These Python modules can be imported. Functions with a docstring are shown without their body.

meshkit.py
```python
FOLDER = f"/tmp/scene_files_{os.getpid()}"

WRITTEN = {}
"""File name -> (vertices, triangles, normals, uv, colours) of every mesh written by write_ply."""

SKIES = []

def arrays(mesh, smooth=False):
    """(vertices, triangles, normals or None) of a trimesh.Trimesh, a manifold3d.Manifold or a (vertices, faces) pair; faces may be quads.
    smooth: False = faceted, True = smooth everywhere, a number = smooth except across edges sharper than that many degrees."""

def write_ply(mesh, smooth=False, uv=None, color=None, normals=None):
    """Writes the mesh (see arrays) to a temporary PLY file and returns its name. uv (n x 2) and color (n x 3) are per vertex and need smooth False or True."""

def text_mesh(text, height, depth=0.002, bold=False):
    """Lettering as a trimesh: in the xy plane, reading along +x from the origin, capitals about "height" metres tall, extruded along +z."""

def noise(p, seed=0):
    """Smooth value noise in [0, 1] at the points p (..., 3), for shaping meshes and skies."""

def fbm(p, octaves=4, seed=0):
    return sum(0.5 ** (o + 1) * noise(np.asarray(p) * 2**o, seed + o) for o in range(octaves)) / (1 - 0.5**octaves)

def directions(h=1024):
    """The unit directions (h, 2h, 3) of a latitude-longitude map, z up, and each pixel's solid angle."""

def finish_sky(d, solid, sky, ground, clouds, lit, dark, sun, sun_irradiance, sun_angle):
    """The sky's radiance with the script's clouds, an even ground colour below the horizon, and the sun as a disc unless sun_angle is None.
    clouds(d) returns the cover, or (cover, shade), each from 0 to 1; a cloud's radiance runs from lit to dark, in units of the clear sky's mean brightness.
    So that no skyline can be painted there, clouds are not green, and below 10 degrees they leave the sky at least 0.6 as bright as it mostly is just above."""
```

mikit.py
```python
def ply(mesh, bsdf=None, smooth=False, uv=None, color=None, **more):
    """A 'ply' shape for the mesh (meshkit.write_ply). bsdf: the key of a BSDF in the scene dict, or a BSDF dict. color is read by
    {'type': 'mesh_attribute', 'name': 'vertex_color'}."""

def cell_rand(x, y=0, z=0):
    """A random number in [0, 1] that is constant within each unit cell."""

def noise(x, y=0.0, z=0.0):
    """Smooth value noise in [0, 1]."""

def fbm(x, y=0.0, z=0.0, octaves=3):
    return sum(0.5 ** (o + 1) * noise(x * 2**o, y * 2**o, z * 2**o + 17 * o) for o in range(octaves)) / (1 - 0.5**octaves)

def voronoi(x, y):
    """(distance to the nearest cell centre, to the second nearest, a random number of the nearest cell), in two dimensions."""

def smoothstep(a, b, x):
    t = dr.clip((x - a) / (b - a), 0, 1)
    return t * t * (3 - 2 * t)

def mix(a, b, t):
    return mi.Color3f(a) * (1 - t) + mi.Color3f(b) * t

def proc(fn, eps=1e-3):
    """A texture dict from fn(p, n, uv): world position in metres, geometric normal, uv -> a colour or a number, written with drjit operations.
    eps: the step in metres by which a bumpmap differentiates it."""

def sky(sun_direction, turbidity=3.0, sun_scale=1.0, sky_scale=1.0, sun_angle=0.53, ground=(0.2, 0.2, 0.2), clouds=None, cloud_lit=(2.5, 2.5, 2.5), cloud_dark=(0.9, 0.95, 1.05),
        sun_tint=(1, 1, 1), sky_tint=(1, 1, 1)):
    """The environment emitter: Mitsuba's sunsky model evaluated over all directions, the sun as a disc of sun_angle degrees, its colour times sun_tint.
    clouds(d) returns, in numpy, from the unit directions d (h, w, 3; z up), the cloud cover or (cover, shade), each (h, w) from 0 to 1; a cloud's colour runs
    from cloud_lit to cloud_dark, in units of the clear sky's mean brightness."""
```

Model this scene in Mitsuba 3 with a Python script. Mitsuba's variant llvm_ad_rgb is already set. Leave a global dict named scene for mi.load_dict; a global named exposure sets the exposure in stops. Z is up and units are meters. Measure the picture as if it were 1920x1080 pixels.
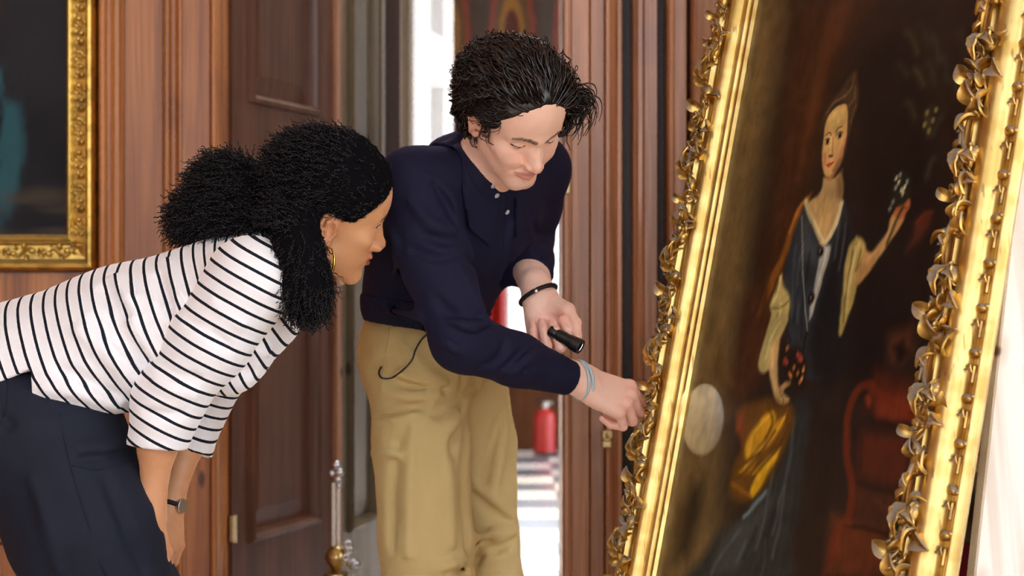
import math, random
import numpy as np
import trimesh, manifold3d
from shapely.geometry import Polygon
import drjit as dr
import mitsuba as mi
import mikit, meshkit
from mikit import proc, noise, fbm, smoothstep, mix

RNG = np.random.default_rng(7)
T = mi.ScalarTransform4f
scene, labels = {'type': 'scene'}, {}

# ------------------------------------------------------------------ camera, sky, light, exposure
FOC, CAM_Z = 3200.0, 1.07                       # focal length in pixels of a 1920 wide frame, eye height
scene['camera'] = {'type': 'thinlens', 'fov': math.degrees(2 * math.atan(960 / FOC)), 'fov_axis': 'x',
                   'aperture_radius': 0.0075, 'focus_distance': 2.97, 'near_clip': 0.05, 'far_clip': 200.0,
                   'to_world': T().look_at(origin=[0, 0, CAM_Z], target=[0, 1, CAM_Z], up=[0, 0, 1])}
def overcast(d):
    return np.ones(d.shape[:2]), 0.35 + 0.3 * meshkit.fbm(d * 3.0, 3)
scene['sky'] = mikit.sky([0.85, 0.35, 0.42], turbidity=4, sun_scale=0.13, sun_angle=3.0, clouds=overcast, cloud_lit=(0.98, 1.06, 1.18), cloud_dark=(0.88, 0.96, 1.08), ground=(0.5, 0.49, 0.47))
exposure = 5.4

# ------------------------------------------------------------------ helpers
def lin(r, g, b):
    c = np.array([r, g, b]) / 255.0
    return np.where(c < 0.04045, c / 12.92, ((c + 0.055) / 1.055) ** 2.4).tolist()
def P(px, py, d):
    return np.array([(px - 960) / FOC * d, d, CAM_Z - (py - 540) / FOC * d])
def numbered(key):
    if key not in scene and key not in labels: return key
    k = 1
    while f'{key}_{k:03d}' in scene or f'{key}_{k:03d}' in labels: k += 1
    return f'{key}_{k:03d}'
def tag(key, label=None, cat=None, group=None, kind=None):
    d = labels.setdefault(key, {})
    for a, v in (('label', label), ('category', cat), ('group', group), ('kind', kind)):
        if v: d[a] = v
    return key
def add(key, mesh, bsdf, smooth=False, parent=None, to_world=None, **more):
    key = numbered((parent + '__' if parent else '') + key)
    d = mesh if isinstance(mesh, dict) else mikit.ply(mesh, bsdf, smooth, **more)
    d = dict(d)
    if to_world is not None: d['to_world'] = to_world if not isinstance(to_world, np.ndarray) else T(to_world)
    scene[key] = d
    return key
def cat_(ms): return trimesh.util.concatenate(ms)
def cbox(x0, x1, y0, y1, z0, z1, c=0.003):
    c = min(c, (x1 - x0) / 2.2, (y1 - y0) / 2.2, (z1 - z0) / 2.2)
    pts = []
    for x, sx in ((x0, 1), (x1, -1)):
        for y, sy in ((y0, 1), (y1, -1)):
            for z, sz in ((z0, 1), (z1, -1)):
                pts += [(x + sx * c, y + sy * c, z), (x + sx * c, y, z + sz * c), (x, y + sy * c, z + sz * c)]
    return trimesh.convex.convex_hull(np.array(pts))
def prism(pts, z0, z1):
    m = trimesh.creation.extrude_polygon(Polygon(pts), z1 - z0, engine='earcut')
    m.apply_translation([0, 0, z0]); return m
def lathe(profile, n=32):
    return trimesh.creation.revolve(np.array(profile, float), sections=n)
def frame3(o, x, y, z):
    m = np.eye(4); m[:3, 0], m[:3, 1], m[:3, 2], m[:3, 3] = x, y, z, o; return m
def unit(v): v = np.asarray(v, float); return v / np.linalg.norm(v)
def spline(pts, n):
    """Catmull-Rom through pts, n samples."""
    p = np.asarray(pts, float); p = np.vstack([2 * p[0] - p[1], p, 2 * p[-1] - p[-2]])
    t = np.linspace(0, len(p) - 3 - 1e-9, n); i = t.astype(int); f = (t - i)[:, None]
    a, b, c, d = p[i], p[i + 1], p[i + 2], p[i + 3]
    return 0.5 * (2 * b + (c - a) * f + (2 * a - 5 * b + 4 * c - d) * f ** 2 + (3 * b - a - 3 * c + d) * f ** 3)
def tubes(paths, radii, sides=6, flat=1.0, caps=True):
    """Many tubes at once: paths (k, n, 3), radii (k, n)."""
    paths, radii = np.asarray(paths, float), np.asarray(radii, float)
    if paths.ndim == 2: paths, radii = paths[None], radii[None]
    k, n, _ = paths.shape
    t = np.gradient(paths, axis=1); t /= np.linalg.norm(t, axis=2, keepdims=True) + 1e-12
    ref = np.where(np.abs(t[:, :1, 2:3]) > 0.9, [1.0, 0, 0], [0, 0, 1.0]); ref = np.repeat(ref, n, 1)
    u = np.zeros_like(t); u[:, 0] = np.cross(t[:, 0], ref[:, 0])
    for i in range(n):
        if i: u[:, i] = u[:, i - 1] - t[:, i] * (u[:, i - 1] * t[:, i]).sum(-1, keepdims=True)
        u[:, i] /= np.linalg.norm(u[:, i], axis=-1, keepdims=True) + 1e-12
    w = np.cross(t, u)
    a = np.arange(sides) * 2 * np.pi / sides
    v = paths[:, :, None] + radii[:, :, None, None] * (np.cos(a)[:, None] * u[:, :, None] + flat * np.sin(a)[:, None] * w[:, :, None])
    idx = np.arange(k * n * sides).reshape(k, n, sides)
    A, B = idx[:, :-1], idx[:, 1:]
    A2, B2 = np.roll(A, -1, 2), np.roll(B, -1, 2)
    f = np.concatenate([np.stack([A, A2, B2], -1).reshape(-1, 3), np.stack([A, B2, B], -1).reshape(-1, 3)])
    if caps:
        q = np.arange(1, sides - 1)
        f = np.concatenate([f] + [np.stack([idx[:, 0, 0][:, None] + 0 * q, idx[:, 0][:, q + 1], idx[:, 0][:, q]], -1).reshape(-1, 3),
                                  np.stack([idx[:, -1, 0][:, None] + 0 * q, idx[:, -1][:, q], idx[:, -1][:, q + 1]], -1).reshape(-1, 3)])
    return trimesh.Trimesh(v.reshape(-1, 3), f, process=False)

# ------------------------------------------------------------------ signed distance modelling
def rcone(p, a, b, ra, rb):
    a, b = np.asarray(a, float), np.asarray(b, float); ba = b - a
    pa = p - a; t = np.clip(pa @ ba / (ba @ ba), 0, 1)
    return np.linalg.norm(pa - t[:, None] * ba, axis=1) - (ra + (rb - ra) * t)
def ball(p, c, r): return np.linalg.norm(p - np.asarray(c, float), axis=1) - r
def ell(p, c, r, R=None):
    q = p - np.asarray(c, float)
    if R is not None: q = q @ R
    r = np.asarray(r, float); k0 = np.linalg.norm(q / r, axis=1); k1 = np.linalg.norm(q / r ** 2, axis=1)
    return k0 * (k0 - 1) / np.maximum(k1, 1e-9)
def smin(a, b, k):
    h = np.maximum(k - np.abs(a - b), 0) / k
    return np.minimum(a, b) - h * h * k * 0.25
def smax(a, b, k): return -smin(-a, -b, k)
def chain(p, pts, rs, k=0.01):
    d = None
    for i in range(len(pts) - 1):
        e = rcone(p, pts[i], pts[i + 1], rs[i], rs[i + 1])
        d = e if d is None else smin(d, e, k)
    return d
def euler(rx=0, ry=0, rz=0):
    return trimesh.transformations.euler_matrix(*np.radians([rx, ry, rz]))[:3, :3]
def nets(fn, lo, hi, h):
    """Surface nets of fn < 0 on a grid of step h, evaluated only near the surface."""
    lo, hi = np.asarray(lo, float), np.asarray(hi, float); B = 6
    nb = np.ceil((hi - lo) / (h * B)).astype(int); n = nb * B + 1
    g = np.stack(np.meshgrid(*[np.arange(k) for k in nb], indexing='ij'), -1).reshape(-1, 3)
    c = lo + (g * B + B / 2) * h
    dc = np.concatenate([fn(x) for x in np.array_split(c, max(1, len(c) // 200000))])
    on = np.abs(dc) < B * h * 0.87 * 1.35 + h
    F = np.ones(n, np.float32)
    full = np.repeat(np.repeat(np.repeat(np.where(dc < 0, -1.0, 1.0).reshape(nb), B, 0), B, 1), B, 2)
    F[:-1, :-1, :-1] = full
    o = np.stack(np.meshgrid(*[np.arange(B + 1)] * 3, indexing='ij'), -1).reshape(-1, 3)
    need = np.zeros(n, bool)
    gi = g[on] * B
    for k in o: need[gi[:, 0] + k[0], gi[:, 1] + k[1], gi[:, 2] + k[2]] = True
    ii = np.argwhere(need)
    F[need] = np.concatenate([fn(lo + x * h) for x in np.array_split(ii, max(1, len(ii) // 150000))])
    S = F < 0
    cs = [(a, b, c_) for a in (0, 1) for b in (0, 1) for c_ in (0, 1)]
    sub = lambda X, k: X[k[0]:n[0] - 1 + k[0], k[1]:n[1] - 1 + k[1], k[2]:n[2] - 1 + k[2]]
    cnt = sum(sub(S, k).astype(np.int8) for k in cs)
    act = (cnt > 0) & (cnt < 8)
    ci = np.argwhere(act); vid = np.full(act.shape, -1, np.int64); vid[act] = np.arange(len(ci))
    val = np.stack([F[ci[:, 0] + k[0], ci[:, 1] + k[1], ci[:, 2] + k[2]] for k in cs], 1)
    acc, num = np.zeros((len(ci), 3)), np.zeros(len(ci))
    for i in range(8):
        for j in range(i + 1, 8):
            if sum(abs(cs[i][q] - cs[j][q]) for q in range(3)) != 1: continue
            a, b = val[:, i], val[:, j]; x = (a < 0) != (b < 0)
            t = np.where(x, a / np.where(x, a - b, 1), 0)
            acc += np.where(x[:, None], np.array(cs[i]) + t[:, None] * (np.array(cs[j]) - np.array(cs[i])), 0); num += x
    V = lo + (ci + acc / num[:, None]) * h
    faces = []
    for ax in range(3):
        s0 = [slice(None)] * 3; s1 = [slice(None)] * 3; s0[ax] = slice(0, -1); s1[ax] = slice(1, None)
        e = np.argwhere(S[tuple(s0)] != S[tuple(s1)]); b, c_ = (ax + 1) % 3, (ax + 2) % 3
        e = e[(e[:, b] > 0) & (e[:, c_] > 0) & (e[:, b] < n[b] - 1) & (e[:, c_] < n[c_] - 1)]
        q = []
        for db, dc_ in ((1, 1), (0, 1), (0, 0), (1, 0)):
            k = e.copy(); k[:, b] -= db; k[:, c_] -= dc_; q.append(vid[k[:, 0], k[:, 1], k[:, 2]])
        q = np.stack(q, 1); neg = S[e[:, 0], e[:, 1], e[:, 2]]
        q[~neg] = q[~neg][:, ::-1]; faces.append(q)
    Q = np.concatenate(faces)
    m = trimesh.Trimesh(V, np.concatenate([Q[:, [0, 1, 2]], Q[:, [0, 2, 3]]]), process=False)
    return m

# ------------------------------------------------------------------ materials
def pr(name, color, rough=0.5, spec=0.5, metal=0.0, two=False, **k):
    c = color if isinstance(color, dict) else {'type': 'rgb', 'value': list(map(float, color))}
    b = {'type': 'principled', 'base_color': c, 'roughness': rough, 'specular': spec, 'metallic': metal, **k}
    scene[name] = {'type': 'twosided', 'nested': b} if two else b
    return name
def wood(name, c0, c1, c2, rough=0.34, spec=0.5, sx=1.0, horizontal=False):
    def fn(p, n, uv):
        x, y, z = (p.z, p.y, p.x) if horizontal else (p.x, p.y, p.z)
        w = fbm(x * 14 * sx, y * 14 * sx, z * 0.9, 3)
        g = fbm(x * 160 * sx + w * 6, y * 160 * sx, z * 3.0, 3)
        k = fbm(x * 9, y * 9, z * 6, 2)
        f1, f2, r = mikit.voronoi(x * 3.6 + 0.37, z * 1.5 + 0.2)
        kn = (1 - smoothstep(.018, .05, f1 * (1 + .5 * w))) * smoothstep(.5, .52, r)
        return mix(mix(mix(c0, c1, smoothstep(0.25, 0.75, w * 0.6 + g * 0.4)), c2, smoothstep(0.55, 0.85, k) * 0.45), [q * .35 for q in c0], kn)
    return pr(name, proc(fn), rough, spec)
wood('oak_panelling', lin(130, 74, 34), lin(188, 122, 66), lin(124, 72, 46))
wood('oak_sheen_tint', lin(122, 76, 46), lin(186, 130, 92), lin(124, 84, 72), rough=0.28, spec=0.6)  # paler copy of the panelling oak, window sheen painted into its colour
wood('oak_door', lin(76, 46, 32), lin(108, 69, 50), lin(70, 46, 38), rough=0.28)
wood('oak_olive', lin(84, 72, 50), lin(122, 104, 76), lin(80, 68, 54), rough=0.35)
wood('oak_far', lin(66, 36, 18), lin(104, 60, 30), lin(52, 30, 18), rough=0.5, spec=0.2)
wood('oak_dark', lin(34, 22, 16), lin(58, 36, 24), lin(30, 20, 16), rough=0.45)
wood('pine_pale', lin(236, 228, 218), lin(246, 242, 236), lin(225, 215, 205), rough=0.6, spec=0.3)
wood('pine_batten', lin(150, 120, 92), lin(186, 158, 128), lin(130, 105, 84), rough=0.6, spec=0.3, horizontal=True)
wood('floor_boards', lin(178, 160, 138), lin(204, 186, 162), lin(160, 144, 124), horizontal=True)
pr('plaster', lin(226, 220, 208), 0.8, 0.2)
pr('white_paint', lin(226, 229, 232), 0.4, 0.4)
pr('marble_white', lin(232, 233, 236), 0.2, 0.6)
pr('marble_dark', lin(96, 108, 122), 0.2, 0.6)
pr('red_paint', lin(176, 22, 22), 0.25, 0.6, clearcoat=0.6)
pr('black_plastic', lin(20, 20, 22), 0.35, 0.5)
pr('chrome', lin(225, 225, 228), 0.15, 0.5, 1.0)
pr('steel_satin', lin(205, 205, 208), 0.35, 0.5, 1.0)
pr('brass', lin(200, 172, 112), 0.25, 0.5, 1.0)
pr('brass_pale', lin(214, 196, 150), 0.4, 0.5, 0.8)
def dusty(c, dust, amount, rough0):
    def k(p, n): return smoothstep(-0.05, 0.65, n.z + 0.5 * (fbm(p.x * 60, p.y * 60, p.z * 60, 2) - 0.5)) * amount
    def col(p, n, uv):
        w = fbm(p.x * 35, p.y * 35, p.z * 35, 3)
        return mix(mix(c, [q * 0.62 for q in c], smoothstep(0.45, 0.75, w)), dust, k(p, n))
    def met(p, n, uv): return 1.0 - 0.85 * k(p, n)
    def rg(p, n, uv): return rough0 + 0.35 * k(p, n) + 0.12 * fbm(p.x * 80, p.y * 80, p.z * 80, 2)
    return dict(color=proc(col), metal=proc(met), rough=proc(rg))
pr('gold_carved', spec=0.5, **dusty(lin(226, 186, 104), lin(140, 130, 120), 0.95, 0.28))
def gold_col(p, n, uv):
    w = fbm(p.x * 25, p.y * 25, p.z * 25, 3); s = fbm(p.x * 220, p.y * 220, p.z * 14, 2)
    return mix(mix(lin(222, 194, 124), lin(200, 164, 92), smoothstep(0.35, 0.7, w)), lin(120, 78, 34), smoothstep(0.72, 0.82, s) * 0.6)
pr('gold_plain', proc(gold_col), 0.32, 0.5, 0.92)
pr('gold_old', spec=0.5, **dusty(lin(224, 186, 98), lin(110, 92, 58), 0.7, 0.3))
pr('backboard_brown', lin(66, 40, 18), 0.6, 0.3)  # plain dark brown of the backboard

def knotty(p, n, uv):
    g = fbm(p.x * 55 + p.z * 5.5, p.y * 20, p.z * 1.2, 3); c = mix(lin(244, 240, 234), lin(222, 214, 204), smoothstep(.45, .75, g))
    f1, f2, r = mikit.voronoi((p.x - p.z * .108) * 9, p.z * 5.5); k = (1 - smoothstep(.02, .07, f1)) * smoothstep(.45, .5, r); h = (1 - smoothstep(.05, .22, f1)) * smoothstep(.45, .5, r)
    return mix(mix(c, lin(206, 194, 180), h * .6), lin(120, 98, 84), k)
pr('pine_knots', proc(knotty), .55, .3)

# ------------------------------------------------------------------ the setting
DW = 4.2                                           # distance of the panelled wall
def X(px, d=DW): return (px - 960) / FOC * d
def Z(py, d=DW): return CAM_Z - (py - 540) / FOC * d
def struct(key, mesh, bsdf, smooth=False, parent=None, **more):
    k = add(key, mesh, bsdf, smooth, parent, **more)
    if not parent: tag(k, kind='structure')
    return k
def moulding(pts, back):
    """A vertical moulding: pts = (px, relief towards the room in metres) along the wall, closed at the back."""
    q = [(X(a), DW - r) for a, r in pts]
    return q + [(q[-1][0], DW + back), (q[0][0], DW + back)]
H0, H1 = 0.0, 4.6
struct('floor', cbox(-4.3, 4.3, -2.8, 4.3, -0.12, 0.0, 0.002), 'floor_boards')
struct('ceiling', cbox(-4.3, 4.3, -2.8, 4.4, H1, H1 + 0.1, 0.002), 'plaster')
wl = struct('wall_left', cbox(-4.2, X(420), DW + 0.02, DW + 0.2, 0, H1, 0.002), 'oak_panelling')
wr = struct('wall_right', cbox(X(1062), 4.2, DW + 0.065, DW + 0.2, 0, H1, 0.002), 'oak_dark')  # dark oak behind the trims paints in the shade of the grooves
struct('wall_lintel', cbox(X(416), X(1060), DW + 0.02, DW + 0.2, 2.75, H1, 0.002), 'oak_panelling')
struct('wall_right_side', cat_([cbox(4.2, 4.3, -2.6, -1.9, 0, H1, .002), cbox(4.2, 4.3, -.1, .7, 0, H1, .002), cbox(4.2, 4.3, 2.5, 4.4, 0, H1, .002), cbox(4.2, 4.3, -2.6, 4.4, 0, .35, .002), cbox(4.2, 4.3, -2.6, 4.4, 4.2, H1, .002)]), 'plaster')  # unseen wall; its openings are added to bring light from the right
struct('wall_left_side', cbox(-4.3, -4.2, -2.6, 4.4, 0, H1, 0.002), 'oak_panelling')
wb_ = [(-4.2, -3.5), (-1.7, -0.9), (0.9, 1.7), (3.5, 4.2)]          # piers between three tall windows behind the viewer
struct('wall_behind', cat_([cbox(a, b, -2.8, -2.55, 0, H1, .01) for a, b in wb_] + [cbox(-4.2, 4.2, -2.8, -2.55, 0, .25, .01), cbox(-4.2, 4.2, -2.8, -2.55, 4.2, H1, .01)]), 'plaster')
for q, (a, b) in enumerate(((-3.5, -1.7), (-.9, .9), (1.7, 3.5))):
    w_ = struct(f'window_{q + 2}', cat_([cbox(a, a + .06, -2.72, -2.62, .25, 4.2, .005), cbox(b - .06, b, -2.72, -2.62, .25, 4.2, .005), cbox(a, b, -2.72, -2.62, .25, .33, .005), cbox(a, b, -2.72, -2.62, 4.12, 4.2, .005)]), 'white_paint')
    for i in (1, 2): add('glazing_bar', cbox(a + (b - a) * i / 3 - .015, a + (b - a) * i / 3 + .015, -2.70, -2.66, .25, 4.2, .004), 'white_paint', parent=w_)
    for i in range(1, 6): add('glazing_bar', cbox(a, b, -2.70, -2.66, .25 + i * .658 - .015, .25 + i * .658 + .015, .004), 'white_paint', parent=w_)
struct('wall_sun_block', cbox(1.3, 1.4, 4.38, 5.82, 0, 3.3, .002), 'oak_dark')  # unseen wall added to keep the sun out of the doorway
# left of the doorway: pilaster, fluted edge, architrave
TRIMS = 0
def trim(pts, back=0.02, z0=H0, z1=H1, mat='oak_panelling', smooth=25):
    global TRIMS
    TRIMS += 1
    return struct(f'trim_{TRIMS}', prism(moulding(pts, back), z0, z1), mat, smooth)
trim([(190, 0), (191, .03), (196, .036), (202, .036), (206, .026), (212, .024), (215, .034), (222, .038), (229, .036), (233, .022), (236, .018)])
trim([(236, .012), (237, .016), (307, .016), (308, .012)])
trim([(308, .016), (310, .028), (316, .034), (321, .032), (325, .020), (331, .018), (335, .026), (341, .036), (346, .036)])
trim([(346, .030), (347, .032), (397, .032), (398, .030)])
trim([(398, .03), (400, .042), (405, .05), (410, .05), (414, .044), (416, .03)], back=0.2)
# rail and lower panel left of the pilaster, under the wall painting
trim([(-400, .0), (-400, .014), (178, .014), (188, 0)], z0=0.95, z1=Z(512))
trim([(-400, .0), (-400, .03), (186, .03), (188, 0)], z0=Z(985), z1=Z(958))
trim([(-400, .0), (-400, .045), (186, .045), (188, 0)], z0=Z(1010), z1=Z(992))
trim([(-400, .0), (-400, .02), (186, .02), (188, 0)], z0=0.0, z1=Z(1020))
def trim_r(pts, back=0.07, **k): return trim(pts, back, mat='oak_sheen_tint', **k)
# right of the doorway
trim_r([(1054, -.3), (1054, .03), (1058, .036), (1064, .036), (1069, .024), (1071, .018)], back=0.32)
trim_r([(1071, .012), (1072, .016), (1103, .016), (1105, .008), (1108, .016), (1131, .018), (1132, .010)])
trim_r([(1132, .018), (1136, .034), (1142, .030), (1149, .036), (1156, .046), (1162, .046), (1165, .030), (1166, .0)])
trim_r([(1186, .0), (1187, .012), (1196, .02), (1204, .014), (1208, .018), (1230, .020), (1233, .0)], z0=Z(712))
trim_r([(1186, .0), (1188, .016), (1228, .016), (1231, .0)], z1=Z(735))
trim_r([(1180, .0), (1181, .03), (1236, .03), (1237, .0)], z0=Z(734), z1=Z(724))
trim_r([(1178, .0), (1179, .045), (1238, .045), (1239, .0)], z0=Z(724), z1=Z(713))
trim_r([(1248, .0), (1250, .020), (1254, .026), (1262, .016), (1264, .018), (1284, .022), (1288, .006)])
trim_r([(1293, .0), (1295, .018), (1300, .026), (1306, .018), (1308, .014), (1420, .014), (1421, .0)])
trim_r([(1424, .0), (1430, .03), (1470, .03), (1475, .0), (4100, .0)])
# brass keep on the jamb, strike box on the architrave
k = add('latch_keeper', cbox(X(1055), X(1067), DW - .052, DW - .03, Z(365), Z(322), .002), 'brass_pale', parent='trim_10')
lb = add('latch_box', cat_([cbox(X(1126), X(1145), DW - .075, DW - .015, Z(818), Z(803), .003), cbox(X(1127), X(1144), DW - .055, DW - .015, Z(836), Z(822), .003),
                            cbox(X(1129), X(1142), DW - .05, DW - .012, Z(823), Z(817), .001)]), 'brass_pale', parent='trim_12')
add('knob', trimesh.creation.icosphere(subdivisions=2, radius=.006), 'brass', True, parent=lb, to_world=T().translate([X(1136), DW - .076, Z(811)]))

def leaf(name, hinge, ang, w, z1, panels, mat, thick=0.045, proud=0.012, deep=0):
    """A panelled door leaf: hinge (x, y), angle of its face to the wall, panels = (s0, s1, z0, z1)."""
    a = math.radians(ang); e = np.array([math.cos(a), math.sin(a), 0]); nn = np.array([math.sin(a), -math.cos(a), 0])
    M = frame3([hinge[0], hinge[1], 0], e, -nn, [0, 0, 1])            # local: s along, y away from the viewer, z
    cells = manifold3d.Manifold.cube([w, thick, z1 - 0.01]).translate([0, 0, 0.01])
    for s0, s1, a0, a1 in panels:
        cells = cells - manifold3d.Manifold.cube([s1 - s0, thick - 0.012, a1 - a0]).translate([s0, -0.001, a0])
    v, f, _ = meshkit.arrays(cells)
    d = struct(name, trimesh.Trimesh(v, f, process=False), mat, to_world=M)
    for s0, s1, a0, a1 in panels:
        if deep:
            add('panel', cat_([cbox(s0 - .004, s1 + .004, deep, deep + .008, a0 - .004, a1 + .004, .001), trimesh.convex.convex_hull(np.array([[x, deep + .002, z] for x in (s0 + .05, s1 - .05) for z in (a0 + .05, a1 - .05)] + [[x, deep - .008, z] for x in (s0 + .08, s1 - .08) for z in (a0 + .08, a1 - .08)]))]), mat, False, d, to_world=M); continue
        pan = trimesh.convex.convex_hull(np.array([[x, thick - .011, z] for x in (s0, s1) for z in (a0, a1)] + [[x, .022, z] for x in (s0 + .012, s1 - .012) for z in (a0 + .012, a1 - .012)] +
                                                  [[x, .012, z] for x in (s0 + .075, s1 - .075) for z in (a0 + .075, a1 - .075)]))
        add('panel', pan, mat, False, d, to_world=M)
        prof = [(-.004, 0.0), (-.002, -proud), (.008, -proud - .004), (.018, -proud + .004), (.024, .008), (.026, .03), (-.004, .03)]
        ms = []
        cs = [np.array([s0, 0, a0]), np.array([s1, 0, a0]), np.array([s1, 0, a1]), np.array([s0, 0, a1])]
        V, F = [], []
        for q in range(4):
            inn = np.array([[1, 1], [-1, 1], [-1, -1], [1, -1]])[q]
            for o, y in prof: V.append(cs[q] + np.array([inn[0] * o, y, inn[1] * o]))
        L = len(prof)
        for q in range(4):
            for i in range(L):
                j = (i + 1) % L; r = (q + 1) % 4
                F += [[q * L + i, r * L + i, r * L + j], [q * L + i, r * L + j, q * L + j]]
        add('moulding', trimesh.Trimesh(V, F, process=False), mat, 25, d, to_world=M)
    return d, M
d1, M1 = leaf('door_1', (X(428), DW + .06), 70, .60, 2.7, [(.085, .475, 1.545, 2.55), (.085, .475, .425, 1.40)], 'oak_door')
for zz in (Z(997), Z(-120)):
    h_ = add('hinge', cat_([cbox(-.016, .004, -.012, .0, zz - .032, zz + .032, .002), lathe([(0, -.034), (.006, -.034), (.006, .034), (0, .034)], 12).apply_transform(T2) if (T2 := trimesh.transformations.translation_matrix([-.008, -.012, zz])) is not None else None]), 'brass_pale', 30, d1, to_world=M1)
add('highlight_astragal', prism([(.572, -.012), (.578, -.018), (.592, -.018), (.602, -.010), (.602, .04), (.572, .002)], .02, 2.68), 'oak_sheen_tint', 30, d1, to_world=M1)  # added strip; its pale tone paints the lit highlight on the leaf edge
add('lock_plate', cat_([cbox(.580, .604, -.021, .03, Z(520, 4.75) - .02, Z(520, 4.75) + .055, .002)]), 'brass', parent=d1, to_world=M1)
d2, M2 = leaf('door_2', (X(640, 4.92), 4.92), 76, .40, 2.7, [(.06, .33, 1.46, 2.55), (.06, .33, .36, 1.30)], 'oak_olive')
d3, M3 = leaf('door_3', (X(765, 6.0), 6.0), 79.5, .74, 2.7, [(.15, .56, 2.03, 2.6), (.15, .56, 1.0, 1.84), (.15, .56, .15, .86)], 'white_paint', thick=.07, deep=.045)
# the thick wall between the rooms and the next doorway
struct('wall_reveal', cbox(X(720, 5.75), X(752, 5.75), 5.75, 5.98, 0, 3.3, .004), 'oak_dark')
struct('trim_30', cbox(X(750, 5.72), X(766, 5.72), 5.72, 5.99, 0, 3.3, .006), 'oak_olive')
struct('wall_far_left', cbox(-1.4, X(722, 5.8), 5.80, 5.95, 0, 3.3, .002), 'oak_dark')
struct('wall_far_right', cbox(X(1078, 5.8), 2.2, 5.80, 5.95, 0, 3.3, .002), 'plaster')
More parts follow.
